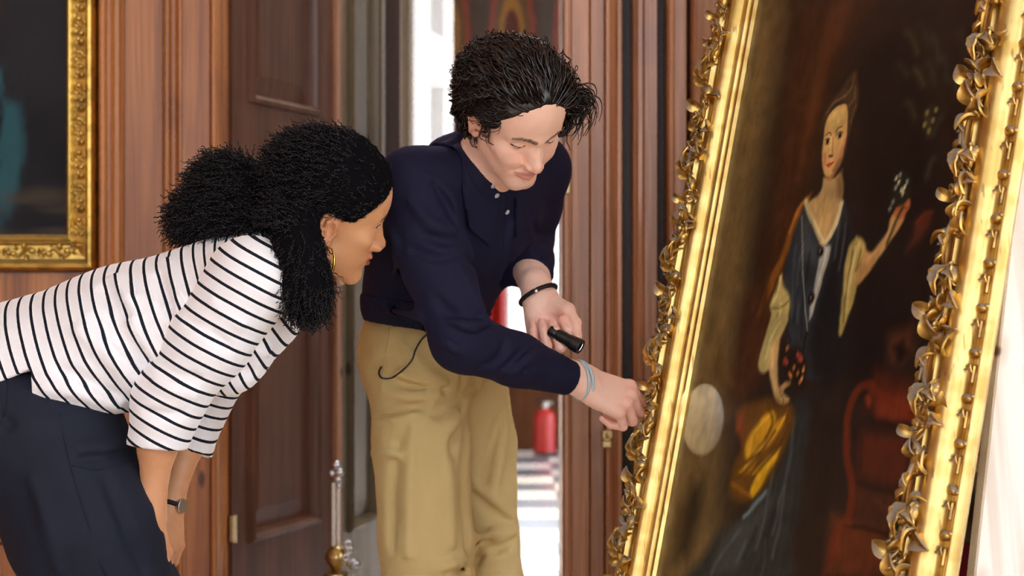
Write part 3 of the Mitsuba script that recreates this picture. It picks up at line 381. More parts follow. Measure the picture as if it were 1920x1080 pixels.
PAINT = [('p',(112,90,54),0.06,[(-0.066,0.5808),(0.0781,0.5585),(0.1001,0.2444),(0.1146,0.0201),(0.1297,-0.2584),(0.1605,-0.5275),(-0.0785,-0.5633)]),('p',(66,38,22),0.04,[(0.1293,0.5505),(0.3503,0.5163),(0.3057,0.4642),(0.2709,0.3701),(0.2618,0.2333),(0.2475,0.1167),(0.2385,-0.0194),(0.2296,-0.155),(0.1493,-0.0993),(0.1518,0.12),(0.1378,0.3436)]),('p',(88,50,28),0.02,[(0.2275,0.5353),(0.29,0.5256),(0.2575,0.4211),(0.23,0.2949),(0.2231,0.2063),(0.2111,0.3365)]),('p',(30,22,20),0.03,[(0.3387,0.3917),(0.4509,0.4442),(0.5837,0.2114),(0.6124,-0.0173),(0.5278,-0.1416),(0.4526,-0.1631),(0.4242,0.1107)]),('p',(70,40,24),0.03,[(0.1263,-0.02),(0.1962,0.0197),(0.229,-0.0971),(0.1831,-0.2157),(0.1288,-0.1992)]),('p',(96,72,38),0.012,[(0.0638,-0.1524),(0.0723,-0.1116),(0.0977,-0.151),(0.1313,-0.1793),(0.0897,-0.1814)]),('l',(104,84,46),(0.01,0.012),[(0.0402,-0.4924),(0.0338,-0.4222),(0.0419,-0.3722),(0.0642,-0.3433),(0.0917,-0.3451)]),('l',(100,78,44),(0.007,0.01),[(0.0432,-0.3766),(0.0655,-0.3476),(0.0906,-0.354),(0.1084,-0.3873)]),('p',(46,36,24),0.03,[(0.0415,-0.4213),(0.0571,-0.3707),(0.0871,-0.3676),(0.104,-0.4228),(0.0831,-0.5041),(0.0455,-0.5094)]),('l',(66,60,38),(0.008,0.012),[(0.4509,0.4442),(0.4675,0.4307),(0.4876,0.4021)]),('l',(52,48,34),(0.008,0.012),[(0.4807,0.4587),(0.494,0.4443),(0.5111,0.4129)]),('l',(58,58,48),(0.008,0.012),[(0.5211,0.4254),(0.5304,0.4131),(0.5431,0.386)]),('l',(66,60,38),(0.008,0.012),[(0.4876,0.3743),(0.5018,0.3643),(0.5185,0.3432)]),('l',(52,48,34),(0.008,0.012),[(0.5189,0.3798),(0.5308,0.3674),(0.5461,0.3402)]),('l',(58,58,48),(0.008,0.012),[(0.5561,0.3844),(0.5639,0.3726),(0.575,0.3461)]),('l',(66,60,38),(0.008,0.012),[(0.4809,0.3196),(0.4931,0.3101),(0.5079,0.2894)]),('l',(52,48,34),(0.008,0.012),[(0.5431,0.3043),(0.5392,0.2938),(0.5387,0.2685)]),('l',(58,58,48),(0.008,0.012),[(0.5732,0.2835),(0.5662,0.2761),(0.5616,0.2576)]),('l',(66,60,38),(0.008,0.012),[(0.5333,0.2917),(0.5408,0.2815),(0.5513,0.2585)]),('l',(52,48,34),(0.008,0.012),[(0.4441,0.3888),(0.4559,0.3817),(0.4695,0.3671)]),('l',(58,58,48),(0.008,0.012),[(0.571,0.2122),(0.5652,0.2046),(0.562,0.1861)]),('l',(66,60,38),(0.008,0.012),[(0.4991,0.1898),(0.5078,0.1811),(0.519,0.1615)]),('l',(52,48,34),(0.008,0.012),[(0.5841,0.4259),(0.5905,0.4142),(0.6001,0.3879)]),('l',(58,58,48),(0.008,0.012),[(0.5903,0.3444),(0.5947,0.3358),(0.6016,0.3164)]),('d',(120,112,66),0.0045,[(0.5365,0.2941),(0.5539,0.2798),(0.5348,0.2743),(0.5574,0.2975),(0.5489,0.2632)]),('p',(82,34,20),0.02,[(0.5124,-0.1325),(0.5498,-0.1426),(0.621,-0.1583),(0.6352,-0.2179),(0.5852,-0.2176),(0.5331,-0.2155),(0.5134,-0.1835)]),('p',(122,48,24),0.012,[(0.529,-0.1709),(0.6233,-0.1726),(0.6305,-0.2167),(0.5353,-0.2149)]),('p',(44,22,18),0.008,[(0.5221,-0.2182),(0.6298,-0.2183),(0.6271,-0.2298),(0.525,-0.2297)]),('p',(90,38,20),0.02,[(0.5037,-0.2391),(0.6289,-0.2372),(0.633,-0.323),(0.5163,-0.3121)]),('p',(72,38,22),0.012,[(0.5164,-0.3237),(0.6299,-0.3326),(0.6113,-0.3928),(0.5173,-0.3855)]),('p',(100,48,24),0.02,[(0.4671,-0.3779),(0.6117,-0.3946),(0.6405,-0.4556),(0.4698,-0.4811)]),('l',(104,40,20),(0.016,0.006),[(0.525,-0.1711),(0.508,-0.1622),(0.4855,-0.1673),(0.4702,-0.19),(0.4673,-0.2259),(0.4785,-0.2764),(0.503,-0.3251),(0.5106,-0.3592),(0.5039,-0.391),(0.4844,-0.409),(0.4845,-0.444)]),('l',(60,26,16),(0.006,0.006),[(0.5046,-0.184),(0.5027,-0.2117),(0.5115,-0.258),(0.5171,-0.2964)]),('l',(48,22,16),(0.006,0.004),[(0.5125,-0.3202),(0.5725,-0.3275),(0.6294,-0.3308)]),('l',(52,24,16),(0.006,0.004),[(0.501,-0.3914),(0.5543,-0.3924),(0.6117,-0.3946)]),('p',(118,48,26),0.006,[(0.5007,-0.1803),(0.5114,-0.1758),(0.5201,-0.1871),(0.5173,-0.199),(0.5058,-0.1958)]),('l',(110,52,26),(0.008,0.006),[(0.4913,-0.4237),(0.4951,-0.3921),(0.5178,-0.3874)]),('l',(96,52,30),(0.004,0.004),[(0.5656,-0.3454),(0.5804,-0.3475),(0.5859,-0.3583)]),('l',(96,52,30),(0.004,0.004),[(0.5905,-0.3539),(0.605,-0.356),(0.6105,-0.3667)]),('l',(96,52,30),(0.004,0.004),[(0.6132,-0.3551),(0.6276,-0.3572),(0.6329,-0.3677)]),('p',(84,46,30),0.02,[(0.5336,-0.0768),(0.5865,-0.06),(0.5965,-0.1021),(0.5696,-0.1301),(0.545,-0.1233)]),('p',(26,20,18),0.01,[(0.5498,-0.0959),(0.5706,-0.0875),(0.5864,-0.1063),(0.5677,-0.1225)]),('p',(84,38,24),0.012,[(0.5527,0.1127),(0.5734,0.1262),(0.5909,0.1231),(0.5886,0.1043),(0.5727,0.0859),(0.5532,0.0673),(0.544,0.0627),(0.5521,0.0864)]),('l',(112,46,28),(0.004,0.005),[(0.5567,0.1102),(0.5711,0.1215),(0.5875,0.1233)]),('p',(44,48,46),0.018,[(0.3158,-0.195),(0.3579,-0.1925),(0.3678,-0.2411),(0.3713,-0.302),(0.3801,-0.3821),(0.3761,-0.443),(0.3758,-0.5032),(0.1034,-0.5447),(0.1343,-0.497),(0.1648,-0.4499),(0.2261,-0.4126),(0.2663,-0.3576),(0.3026,-0.3166),(0.3196,-0.2571)]),('p',(58,64,62),0.015,[(0.2045,-0.4364),(0.2633,-0.3956),(0.303,-0.3662),(0.2968,-0.4165),(0.2684,-0.4616),(0.226,-0.5093),(0.1587,-0.5278),(0.1722,-0.4746)]),('l',(84,94,94),(0.004,0.007),[(0.282,-0.3643),(0.2598,-0.3834),(0.2329,-0.4117)]),('l',(84,94,94),(0.004,0.007),[(0.2916,-0.3259),(0.2898,-0.3676),(0.2902,-0.4173),(0.2817,-0.4598)]),('l',(84,94,94),(0.004,0.007),[(0.3259,-0.2317),(0.3329,-0.3055),(0.3248,-0.3721),(0.3209,-0.4299)]),('l',(84,94,94),(0.004,0.007),[(0.3085,-0.5053),(0.3093,-0.4724),(0.3047,-0.4443)]),('l',(84,94,94),(0.004,0.007),[(0.3311,-0.3468),(0.3358,-0.4117),(0.332,-0.4693)]),('l',(84,94,94),(0.004,0.007),[(0.2264,-0.4378),(0.1887,-0.4809),(0.1645,-0.5226)]),('l',(84,94,94),(0.004,0.007),[(0.2515,-0.4513),(0.2349,-0.4912)]),('l',(116,140,150),(0.006,0.006),[(0.2814,-0.3623),(0.2576,-0.3879),(0.2329,-0.4117)]),('l',(34,36,38),(0.006,0.01),[(0.3583,-0.2541),(0.363,-0.319),(0.3676,-0.3835),(0.368,-0.4562)]),('l',(34,36,38),(0.006,0.01),[(0.2726,-0.4278),(0.2529,-0.4803)]),('l',(34,36,38),(0.006,0.01),[(0.3162,-0.3895),(0.3081,-0.4562),(0.3062,-0.4975)]),('p',(128,76,28),0.006,[(0.2665,0.1737),(0.2464,0.1631),(0.2257,0.1324),(0.2066,0.0642),(0.183,0.0115),(0.1708,-0.0523),(0.1892,-0.0256),(0.21,0.0219),(0.2291,0.0743),(0.2419,0.1186),(0.2592,0.1521)]),('l',(176,110,44),(0.005,0.004),[(0.2589,0.1626),(0.2409,0.1529),(0.2299,0.1322),(0.2218,0.1008)]),('p',(70,40,22),0.012,[(0.183,0.0115),(0.1708,-0.0523),(0.1629,-0.1161),(0.149,-0.159),(0.1892,-0.1467),(0.1996,-0.0624)]),('p',(47,52,55),0.006,[(0.2418,0.1344),(0.2561,0.1574),(0.2921,0.1143),(0.3209,0.0723),(0.3429,0.1024),(0.3563,0.1554),(0.3871,0.1161),(0.401,0.0856),(0.3962,0.0307),(0.3913,-0.0092),(0.423,-0.0731),(0.3852,-0.059),(0.3905,-0.1086),(0.4096,-0.1522),(0.2931,-0.1576),(0.2668,-0.0921),(0.2594,-0.0354),(0.2252,0.0218),(0.2291,0.0743)]),('p',(28,27,28),0.02,[(0.3509,0.0717),(0.3676,0.1118),(0.3956,0.1008),(0.3962,0.0307),(0.3951,-0.0092),(0.4367,-0.0826),(0.432,-0.1511),(0.3601,-0.1545),(0.3323,-0.0802),(0.341,-0.0093)]),('p',(62,67,70),0.012,[(0.251,0.1157),(0.2688,0.1255),(0.3073,0.0726),(0.3115,0.0418),(0.2735,0.063)]),('l',(74,80,82),(0.004,0.006),[(0.2459,0.0739),(0.2548,0.0112),(0.2677,-0.0508)]),('l',(74,80,82),(0.004,0.006),[(0.2679,0.0839),(0.2656,0.0319),(0.2868,-0.0608)]),('l',(74,80,82),(0.004,0.006),[(0.3505,0.1327),(0.3596,0.0917),(0.3602,0.0513)]),('l',(74,80,82),(0.004,0.006),[(0.3753,0.1115),(0.3781,0.0711),(0.377,0.0309)]),('l',(28,32,38),(0.004,0.006),[(0.2898,0.0627),(0.2932,-0.0094),(0.3072,-0.091)]),('l',(28,32,38),(0.004,0.006),[(0.3329,0.0211),(0.3333,-0.0397)]),('l',(28,32,38),(0.004,0.006),[(0.2741,0.0008),(0.2787,-0.0609)]),('p',(188,154,100),0.004,[(0.2918,0.2),(0.2918,0.1818),(0.2816,0.1656),(0.2606,0.153),(0.2779,0.1252),(0.3058,0.0932),(0.3232,0.0815),(0.3379,0.0974),(0.3476,0.1201),(0.3544,0.1478),(0.3521,0.1683),(0.3395,0.2049),(0.3184,0.1958)]),('p',(208,170,104),0.012,[(0.2776,0.1564),(0.3186,0.1649),(0.3375,0.123),(0.3218,0.0928),(0.2962,0.1142)]),('p',(140,108,70),0.008,[(0.328,0.1953),(0.3414,0.2099),(0.3537,0.1682),(0.3544,0.1478),(0.3393,0.1639)]),('p',(70,52,34),0.006,[(0.2616,0.2834),(0.2629,0.315),(0.2799,0.3424),(0.2989,0.3615),(0.3287,0.3922),(0.3421,0.3698),(0.3516,0.3326),(0.3491,0.2942),(0.3387,0.2744),(0.3255,0.3196),(0.3059,0.3346),(0.2835,0.3289),(0.2717,0.3063)]),('l',(120,98,66),(0.002,0.004),[(0.2698,0.3197),(0.2889,0.3389),(0.3145,0.3468)]),('l',(120,98,66),(0.002,0.004),[(0.2821,0.3343),(0.3105,0.3472),(0.3305,0.3607)]),('l',(120,98,66),(0.002,0.004),[(0.3119,0.3418),(0.3279,0.3558),(0.3314,0.3814)]),('l',(120,98,66),(0.002,0.004),[(0.3281,0.3246),(0.34,0.339),(0.3385,0.3599)]),('l',(120,98,66),(0.002,0.004),[(0.3429,0.2973),(0.3464,0.3228)]),('p',(206,166,100),0.003,[(0.2717,0.2783),(0.271,0.2936),(0.2737,0.3086),(0.2796,0.3179),(0.2891,0.3257),(0.3043,0.3307),(0.321,0.3291),(0.3275,0.3188),(0.3334,0.3011),(0.3358,0.2816),(0.335,0.2624),(0.3341,0.2433),(0.3314,0.2264),(0.3249,0.2141),(0.3183,0.2017),(0.3102,0.1953),(0.2989,0.2007),(0.2876,0.2121),(0.2807,0.2255),(0.2768,0.2388),(0.2742,0.2564)]),('p',(222,188,112),0.006,[(0.2777,0.3061),(0.2906,0.3201),(0.3124,0.3245),(0.3242,0.304),(0.3037,0.2951),(0.2852,0.2902)]),('p',(196,132,88),0.008,[(0.3279,0.2523),(0.3333,0.269),(0.3354,0.2731),(0.3351,0.2432),(0.3303,0.2244),(0.3204,0.2186),(0.3214,0.24)]),('p',(196,130,90),0.006,[(0.2765,0.2475),(0.2873,0.2445),(0.2919,0.2269),(0.2852,0.2209),(0.2794,0.2343)]),('p',(150,104,64),0.006,[(0.3373,0.2346),(0.3309,0.2158),(0.3189,0.1995),(0.3104,0.1946),(0.2955,0.2009),(0.3044,0.2046),(0.3177,0.2167),(0.3269,0.231)]),('p',(200,160,100),0.003,[(0.2948,0.216),(0.3082,0.2151),(0.3155,0.2061),(0.3089,0.2001),(0.2984,0.205)]),('l',(170,122,70),(0.0025,0.003),[(0.3007,0.2716),(0.3028,0.2585),(0.3056,0.2454),(0.3093,0.2387)]),('l',(226,196,130),(0.0022,0.003),[(0.2939,0.2722),(0.2967,0.259),(0.2985,0.2459)]),('p',(150,96,60),0.002,[(0.2952,0.2397),(0.3014,0.2414),(0.3086,0.2387),(0.3082,0.2353),(0.2998,0.2346)]),('d',(60,34,24),0.0016,[(0.2985,0.2373),(0.305,0.2377)]),('l',(74,52,30),(0.0018,0.0015),[(0.2771,0.2768),(0.2826,0.2813),(0.2903,0.2811),(0.2928,0.2766)]),('l',(82,58,34),(0.0018,0.0015),[(0.3044,0.2799),(0.3077,0.2861),(0.3149,0.2898),(0.3199,0.2907)]),('p',(190,160,122),0.0015,[(0.2781,0.2669),(0.2831,0.2704),(0.2915,0.2689),(0.2937,0.2644),(0.2868,0.2615)]),('p',(196,166,126),0.0015,[(0.3081,0.2732),(0.312,0.2782),(0.3195,0.2798),(0.3247,0.2772),(0.3228,0.272),(0.3154,0.2691)]),('d',(36,28,24),0.0042,[(0.2856,0.2661),(0.3176,0.2743)]),('l',(50,34,24),(0.0013,0.001),[(0.2771,0.2679),(0.2829,0.2713),(0.2919,0.2697)]),('l',(50,34,24),(0.0013,0.001),[(0.3068,0.2733),(0.3112,0.2789),(0.3192,0.2809),(0.3252,0.2778)]),('l',(150,106,66),(0.0013,0.0015),[(0.2792,0.2625),(0.2874,0.2593),(0.2946,0.2622)]),('l',(150,106,66),(0.0013,0.0015),[(0.3104,0.2695),(0.3189,0.268),(0.3258,0.2728)]),('p',(196,84,52),0.0015,[(0.2939,0.2221),(0.2989,0.2256),(0.3038,0.2257),(0.3123,0.2273),(0.3141,0.2255),(0.3078,0.2194),(0.3026,0.2168),(0.2976,0.218)]),('l',(120,44,34),(0.001,0.001),[(0.2946,0.222),(0.3017,0.2224),(0.308,0.2237),(0.3133,0.2259)]),('l',(222,206,150),(0.01,0.003),[(0.2525,0.1587),(0.2685,0.136),(0.2908,0.1133),(0.3111,0.091),(0.3237,0.0794),(0.3353,0.0894),(0.3431,0.1014),(0.3507,0.12),(0.3554,0.1498)]),('l',(170,150,104),(0.003,0.003),[(0.2592,0.1521),(0.2834,0.1167),(0.3184,0.0816)]),('p',(168,168,156),0.004,[(0.3161,0.0724),(0.3436,0.0759),(0.3451,0.0464),(0.3372,0.011),(0.3304,-0.0347),(0.3191,-0.0577),(0.3175,-0.0043),(0.3191,0.0314)]),('l',(210,206,190),(0.003,0.003),[(0.3359,0.0695),(0.3318,0.0313),(0.3252,-0.0093)]),('l',(150,148,130),(0.0025,0.002),[(0.2483,0.1315),(0.2629,0.084),(0.2787,0.0318),(0.3019,-0.0299),(0.3207,-0.0754)]),('d',(22,18,18),0.008,[(0.3197,0.0647),(0.3168,-0.0196)]),('d',(110,100,80),0.0025,[(0.3177,0.0662),(0.3148,-0.018)]),('p',(178,162,96),0.005,[(0.2184,0.0282),(0.2108,0.0009),(0.2006,-0.0297),(0.2085,-0.0517),(0.2017,-0.0938),(0.1963,-0.1412),(0.2173,-0.1549),(0.2383,-0.1395),(0.2399,-0.1032),(0.2552,-0.0743),(0.2565,-0.0251),(0.2288,0.0087)]),('l',(214,202,138),(0.005,0.004),[(0.2167,0.0219),(0.219,-0.0044),(0.2105,-0.0254)]),('l',(214,202,138),(0.005,0.004),[(0.233,-0.0305),(0.2317,-0.0618),(0.2198,-0.1038)]),('l',(214,202,138),(0.005,0.004),[(0.2193,-0.0568),(0.2099,-0.0988),(0.209,-0.1407)]),('l',(110,90,48),(0.003,0.003),[(0.2092,-0.036),(0.2345,-0.0357),(0.2542,-0.0225)]),('l',(110,90,48),(0.003,0.003),[(0.229,-0.0462),(0.2207,-0.0829)]),('l',(110,90,48),(0.003,0.003),[(0.2146,0.0114),(0.2103,-0.0097)]),('p',(170,156,96),0.005,[(0.2096,-0.0543),(0.258,-0.0536),(0.2523,-0.0751),(0.2446,-0.0847),(0.2212,-0.1103),(0.2229,-0.1511),(0.2051,-0.1479),(0.1964,-0.1327),(0.2004,-0.1066)]),('l',(205,195,135),(0.004,0.004),[(0.2384,-0.0625),(0.2191,-0.0931),(0.2148,-0.1277)]),('p',(192,158,100),0.004,[(0.2199,-0.106),(0.243,-0.0838),(0.2509,-0.1221),(0.26,-0.1643),(0.27,-0.1807),(0.2871,-0.1882),(0.3046,-0.1977),(0.2926,-0.2081),(0.2719,-0.2068),(0.2573,-0.1941),(0.242,-0.1694),(0.2256,-0.1359)]),('p',(214,182,118),0.006,[(0.2253,-0.1101),(0.2354,-0.1012),(0.2469,-0.1521),(0.259,-0.1856),(0.2436,-0.1651)]),('p',(190,150,96),0.003,[(0.2681,-0.1787),(0.2816,-0.1683),(0.302,-0.164),(0.3,-0.1716),(0.285,-0.1808),(0.2818,-0.1885)]),('l',(116,84,48),(0.002,0.002),[(0.2737,-0.189),(0.2861,-0.1967),(0.2869,-0.2072)]),('p',(178,158,88),0.005,[(0.4108,0.0913),(0.4269,0.0839),(0.4401,0.0698),(0.4301,0.0304),(0.4329,-0.0041),(0.4232,-0.0534),(0.4144,-0.0807),(0.4051,-0.071),(0.3981,-0.0091),(0.3908,0.0308),(0.3942,0.0707)]),('l',(214,198,130),(0.005,0.004),[(0.4218,0.0776),(0.4138,0.0504),(0.4127,0.0107),(0.4141,-0.0388)]),('l',(214,198,130),(0.005,0.004),[(0.4124,0.0704),(0.4038,0.0307),(0.4065,-0.0091)]),('l',(104,82,44),(0.003,0.004),[(0.4077,0.0655),(0.4051,0.0107),(0.414,-0.0585)]),('l',(104,82,44),(0.003,0.004),[(0.4287,0.0651),(0.4241,0.0305)]),('p',(186,142,86),0.004,[(0.4323,0.0452),(0.4377,0.0649),(0.4626,0.0619),(0.485,0.0883),(0.49,0.1174),(0.4976,0.1268),(0.5171,0.1309),(0.5234,0.1137),(0.4984,0.0772),(0.4708,0.0437),(0.4351,0.0047),(0.4269,0.0255)]),('l',(208,166,108),(0.006,0.006),[(0.4412,0.0451),(0.4656,0.0643),(0.491,0.093),(0.5029,0.1169)]),('p',(176,100,60),0.003,[(0.4959,0.122),(0.4981,0.1366),(0.5145,0.1417),(0.5265,0.1498),(0.5324,0.1399),(0.5293,0.1294),(0.5171,0.1164)]),('l',(112,60,36),(0.002,0.002),[(0.507,0.1289),(0.5265,0.1353)]),('p',(34,34,24),0.01,[(0.4764,0.167),(0.4908,0.1956),(0.5206,0.1889),(0.53,0.1642),(0.5147,0.1407),(0.4909,0.1369)]),('l',(46,44,28),(0.005,0.004),[(0.5159,0.1358),(0.5041,0.112),(0.4922,0.0735)]),('d',(196,190,150),0.0032,[(0.4872,0.187),(0.5104,0.1671),(0.5102,0.1594),(0.4947,0.1797),(0.5052,0.1655),(0.5123,0.1709)]),('d',(120,128,120),0.004,[(0.4885,0.1468),(0.4843,0.1347),(0.4896,0.1712),(0.5159,0.1795),(0.495,0.1929)]),('p',(34,26,20),0.012,[(0.2571,-0.1048),(0.3185,-0.1072),(0.3404,-0.1397),(0.3363,-0.1731),(0.2947,-0.1668),(0.2643,-0.1429)]),('d',(150,58,44),0.006,[(0.2725,-0.1307),(0.3122,-0.1233)]),('d',(170,74,54),0.004,[(0.3048,-0.1181),(0.2788,-0.1338),(0.3183,-0.126)]),('d',(160,96,48),0.004,[(0.2907,-0.1523),(0.328,-0.1423),(0.3285,-0.1589),(0.2718,-0.1086),(0.3246,-0.1662),(0.2977,-0.1583),(0.3011,-0.1413),(0.3139,-0.1513)]),('d',(214,150,80),0.003,[(0.3278,-0.1465),(0.3278,-0.161),(0.2948,-0.1551)]),('d',(30,26,30),0.0035,[(0.2637,-0.0791),(0.2701,-0.0874),(0.2762,-0.0949),(0.319,-0.0799),(0.3173,-0.0883),(0.3183,-0.0967),(0.3192,-0.105)]),('p',(104,66,20),0.012,[(0.2435,-0.1992),(0.2789,-0.2076),(0.3085,-0.2046),(0.3259,-0.2317),(0.3138,-0.2845),(0.2965,-0.3192),(0.2724,-0.3549),(0.2432,-0.379),(0.2045,-0.3875),(0.1765,-0.3713),(0.1762,-0.3284),(0.1872,-0.2844),(0.1619,-0.2474),(0.1629,-0.2212)]),('p',(130,62,28),0.01,[(0.1595,-0.2345),(0.1761,-0.2291),(0.1883,-0.2585),(0.1886,-0.2843),(0.1626,-0.2647)]),('p',(205,150,30),0.006,[(0.2105,-0.2611),(0.2345,-0.2338),(0.2616,-0.2193),(0.2744,-0.2353),(0.2598,-0.2616),(0.2441,-0.2798),(0.2128,-0.313),(0.1995,-0.292)]),('p',(222,170,26),0.006,[(0.3028,-0.2812),(0.2937,-0.3091),(0.2789,-0.3292),(0.2519,-0.3751),(0.2352,-0.366),(0.243,-0.3369),(0.2356,-0.3355),(0.2658,-0.3074)]),('p',(184,130,28),0.006,[(0.3008,-0.223),(0.2986,-0.242),(0.2727,-0.2783),(0.2488,-0.2963),(0.2254,-0.3323),(0.1951,-0.336),(0.2181,-0.3117),(0.2509,-0.2792),(0.2755,-0.2394)]),('l',(236,196,70),(0.0025,0.004),[(0.2628,-0.2234),(0.2403,-0.2419),(0.2187,-0.2648),(0.2122,-0.3037)]),('l',(236,196,70),(0.0025,0.004),[(0.2974,-0.2858),(0.2782,-0.3147),(0.2493,-0.3468),(0.2416,-0.3687)]),('l',(236,196,70),(0.0025,0.004),[(0.2985,-0.2294),(0.2744,-0.2647),(0.2408,-0.2927),(0.2078,-0.3254)]),('l',(74,44,14),(0.004,0.005),[(0.2788,-0.256),(0.2532,-0.2875),(0.2274,-0.3194),(0.1987,-0.3434)]),('l',(74,44,14),(0.004,0.005),[(0.2514,-0.2199),(0.2674,-0.24),(0.2553,-0.2704)]),('l',(74,44,14),(0.004,0.005),[(0.3151,-0.2408),(0.299,-0.2795),(0.267,-0.3115),(0.2345,-0.3441)]),('l',(74,44,14),(0.004,0.005),[(0.2123,-0.3165),(0.242,-0.2969)]),('l',(150,96,26),(0.006,0.006),[(0.1813,-0.358),(0.2129,-0.3675),(0.236,-0.3735)])]  # first patch paints glare along the left edge into the canvas colour

# ------------------------------------------------------------------ the leaning portrait: canvas axes
def canvas_axes(th, ph):
    th, ph = math.radians(th), math.radians(ph)
    n0 = np.array([-math.sin(th), -math.cos(th), 0]); t = np.array([math.cos(th), -math.sin(th), 0])
    return t, math.cos(ph) * np.array([0, 0, 1]) - math.sin(ph) * n0, math.cos(ph) * n0 + math.sin(ph) * np.array([0, 0, 1])
PO = np.array([.3757, 3.25, 1.07]); PT, PU, PN = canvas_axes(62, 12.1)
PW, PB0, PB1 = .642, -.80, .80
def on_canvas(a, b, h=0.0): return PO + PT * a + PU * b + PN * h
def seg_dist(q, pts):
    d = np.full(len(q), 9.0)
    for a, b in zip(pts[:-1], pts[1:]):
        a, b = np.array(a), np.array(b); ba = b - a
        t = np.clip((q - a) @ ba / (ba @ ba + 1e-12), 0, 1); d = np.minimum(d, np.linalg.norm(q - a - t[:, None] * ba, axis=1))
    return d
def inside(q, pts):
    c = np.zeros(len(q), bool); n = len(pts)
    for i in range(n):
        (x0, y0), (x1, y1) = pts[i], pts[(i + 1) % n]
        if y0 == y1: continue
        c ^= ((y0 > q[:, 1]) != (y1 > q[:, 1])) & (q[:, 0] < (x1 - x0) * (q[:, 1] - y0) / (y1 - y0) + x0)
    return c
def paint(q):
    """Oil paint in canvas coordinates (a, b in metres): brushed patches laid one over the other, the first a painted glare."""
    p3 = np.column_stack([q, 0 * q[:, 0]])
    wob = 0.006 * (np.stack([meshkit.fbm(p3 * 40, 3, 5), meshkit.fbm(p3 * 40, 3, 9)], 1) - 0.5)
    c = np.tile([40.0, 30.0, 25.0], (len(q), 1))
    for kind, col, par, pts in PAINT:
        fe = par if kind == 'p' else par[1] if kind == 'l' else par * .5
        qq = q + wob * min(1.0, fe / .005)
        if kind == 'd': d = np.min([np.linalg.norm((qq - s) * [1, .8], axis=1) for s in pts], axis=0) - par
        elif kind == 'l': d = seg_dist(qq, spline(pts, 6 * len(pts)) if len(pts) > 2 else pts) - par[0] * .55
        else:
            lo, hi = np.min(pts, 0) - .1, np.max(pts, 0) + .1
            near = np.all((qq > lo) & (qq < hi), axis=1); d = np.full(len(q), 9.0)
            sm = np.array(spline(pts + [pts[0]], 4 * len(pts)))[:-1] if len(pts) > 6 else np.array(pts)
            d[near] = seg_dist(qq[near], list(sm) + [sm[0]]); d[near] = np.where(inside(qq[near], sm), -d[near], d[near])
        w = np.clip(.5 - d / (2 * fe), 0, 1); w = (w * w * (3 - 2 * w))[:, None] * (1.0 if kind != 'l' else .9)
        c = c * (1 - w) + np.array(col, float) * w
    br = meshkit.fbm(p3 * [160, 50, 1], 3, 2) - .5; cr = meshkit.fbm(p3 * 30, 3, 4) - .5
    return np.clip(c * (1 + .18 * br + .3 * cr)[:, None], 0, 255)
def spread(lo, hi, coarse, a, b, fine):
    return np.unique(np.concatenate([np.arange(lo, a, coarse), np.arange(a, b, fine), np.arange(b, hi, coarse), [hi]]))
ga, gb = spread(-.006, PW + .006, .0032, .28, .44, .0017), spread(PB0 - .006, PB1 + .006, .0042, .20, .42, .0017)
GA, GB = np.meshgrid(ga, gb); cq = np.column_stack([GA.ravel(), GB.ravel()])
cv = paint(cq) / 255.0; cv = np.where(cv < .04045, cv / 12.92, ((cv + .055) / 1.055) ** 2.4)
ii = np.arange(GA.size).reshape(GA.shape); cf = np.stack([ii[:-1, :-1], ii[:-1, 1:], ii[1:, 1:], ii[1:, :-1]], -1).reshape(-1, 4)
scene['oil_paint'] = {'type': 'principled', 'base_color': {'type': 'mesh_attribute', 'name': 'vertex_color'}, 'roughness': .36, 'specular': .3}
EP = tag('leaning_portrait', 'tall oil portrait of a lady in blue dress in carved gilt frame, leaning at right', 'painting')
add('canvas', (np.array([on_canvas(*q) for q in cq]), cf), 'oil_paint', True, EP, color=cv)
add('backboard', trimesh.convex.convex_hull(np.array([on_canvas(a, b, h) for a in (-.03, PW + .03) for b in (PB0 - .03, PB1 + .03) for h in (-.022, -.002)])), 'backboard_brown', parent=EP)
FR = [(-.002, -.02), (-.002, .006), (.003, .0115), (.008, .0125), (.012, .010), (.0145, .0095), (.017, .0155), (.022, .0185), (.027, .017), (.030, .0165), (.0325, .024), (.038, .031), (.0445, .0345),
      (.049, .034), (.052, .030), (.054, .026), (.0635, .026), (.065, .033), (.069, .0395), (.076, .0425), (.085, .0408), (.093, .0355), (.100, .0275), (.1035, .022), (.105, .018), (.1065, .010), (.1155, .009), (.1165, .0125),
      (.119, .0155), (.1225, .0165), (.126, .0150), (.129, .011), (.1305, .005), (.130, -.001), (.127, -.005), (.124, -.010), (-.002, -.02)]
corner = [(0, PB0, -1, -1), (PW, PB0, 1, -1), (PW, PB1, 1, 1), (0, PB1, -1, 1)]
for q in range(4):
    V, F = [], []; L = len(FR); (a0, b0, sa, sb), (a1, b1, ta, tb) = corner[q], corner[(q + 1) % 4]
    for s, h in FR: V += [on_canvas(a0 + sa * s, b0 + sb * s, h), on_canvas(a1 + ta * s, b1 + tb * s, h)]
    for i in range(L):
        j = (i + 1) % L; F += [[2 * i, 2 * i + 1, 2 * j + 1], [2 * i, 2 * j + 1, 2 * j]]
    m = trimesh.Trimesh(V, F, process=False); m.invert()
    add('frame_rail', m, 'gold_plain', 30, EP)
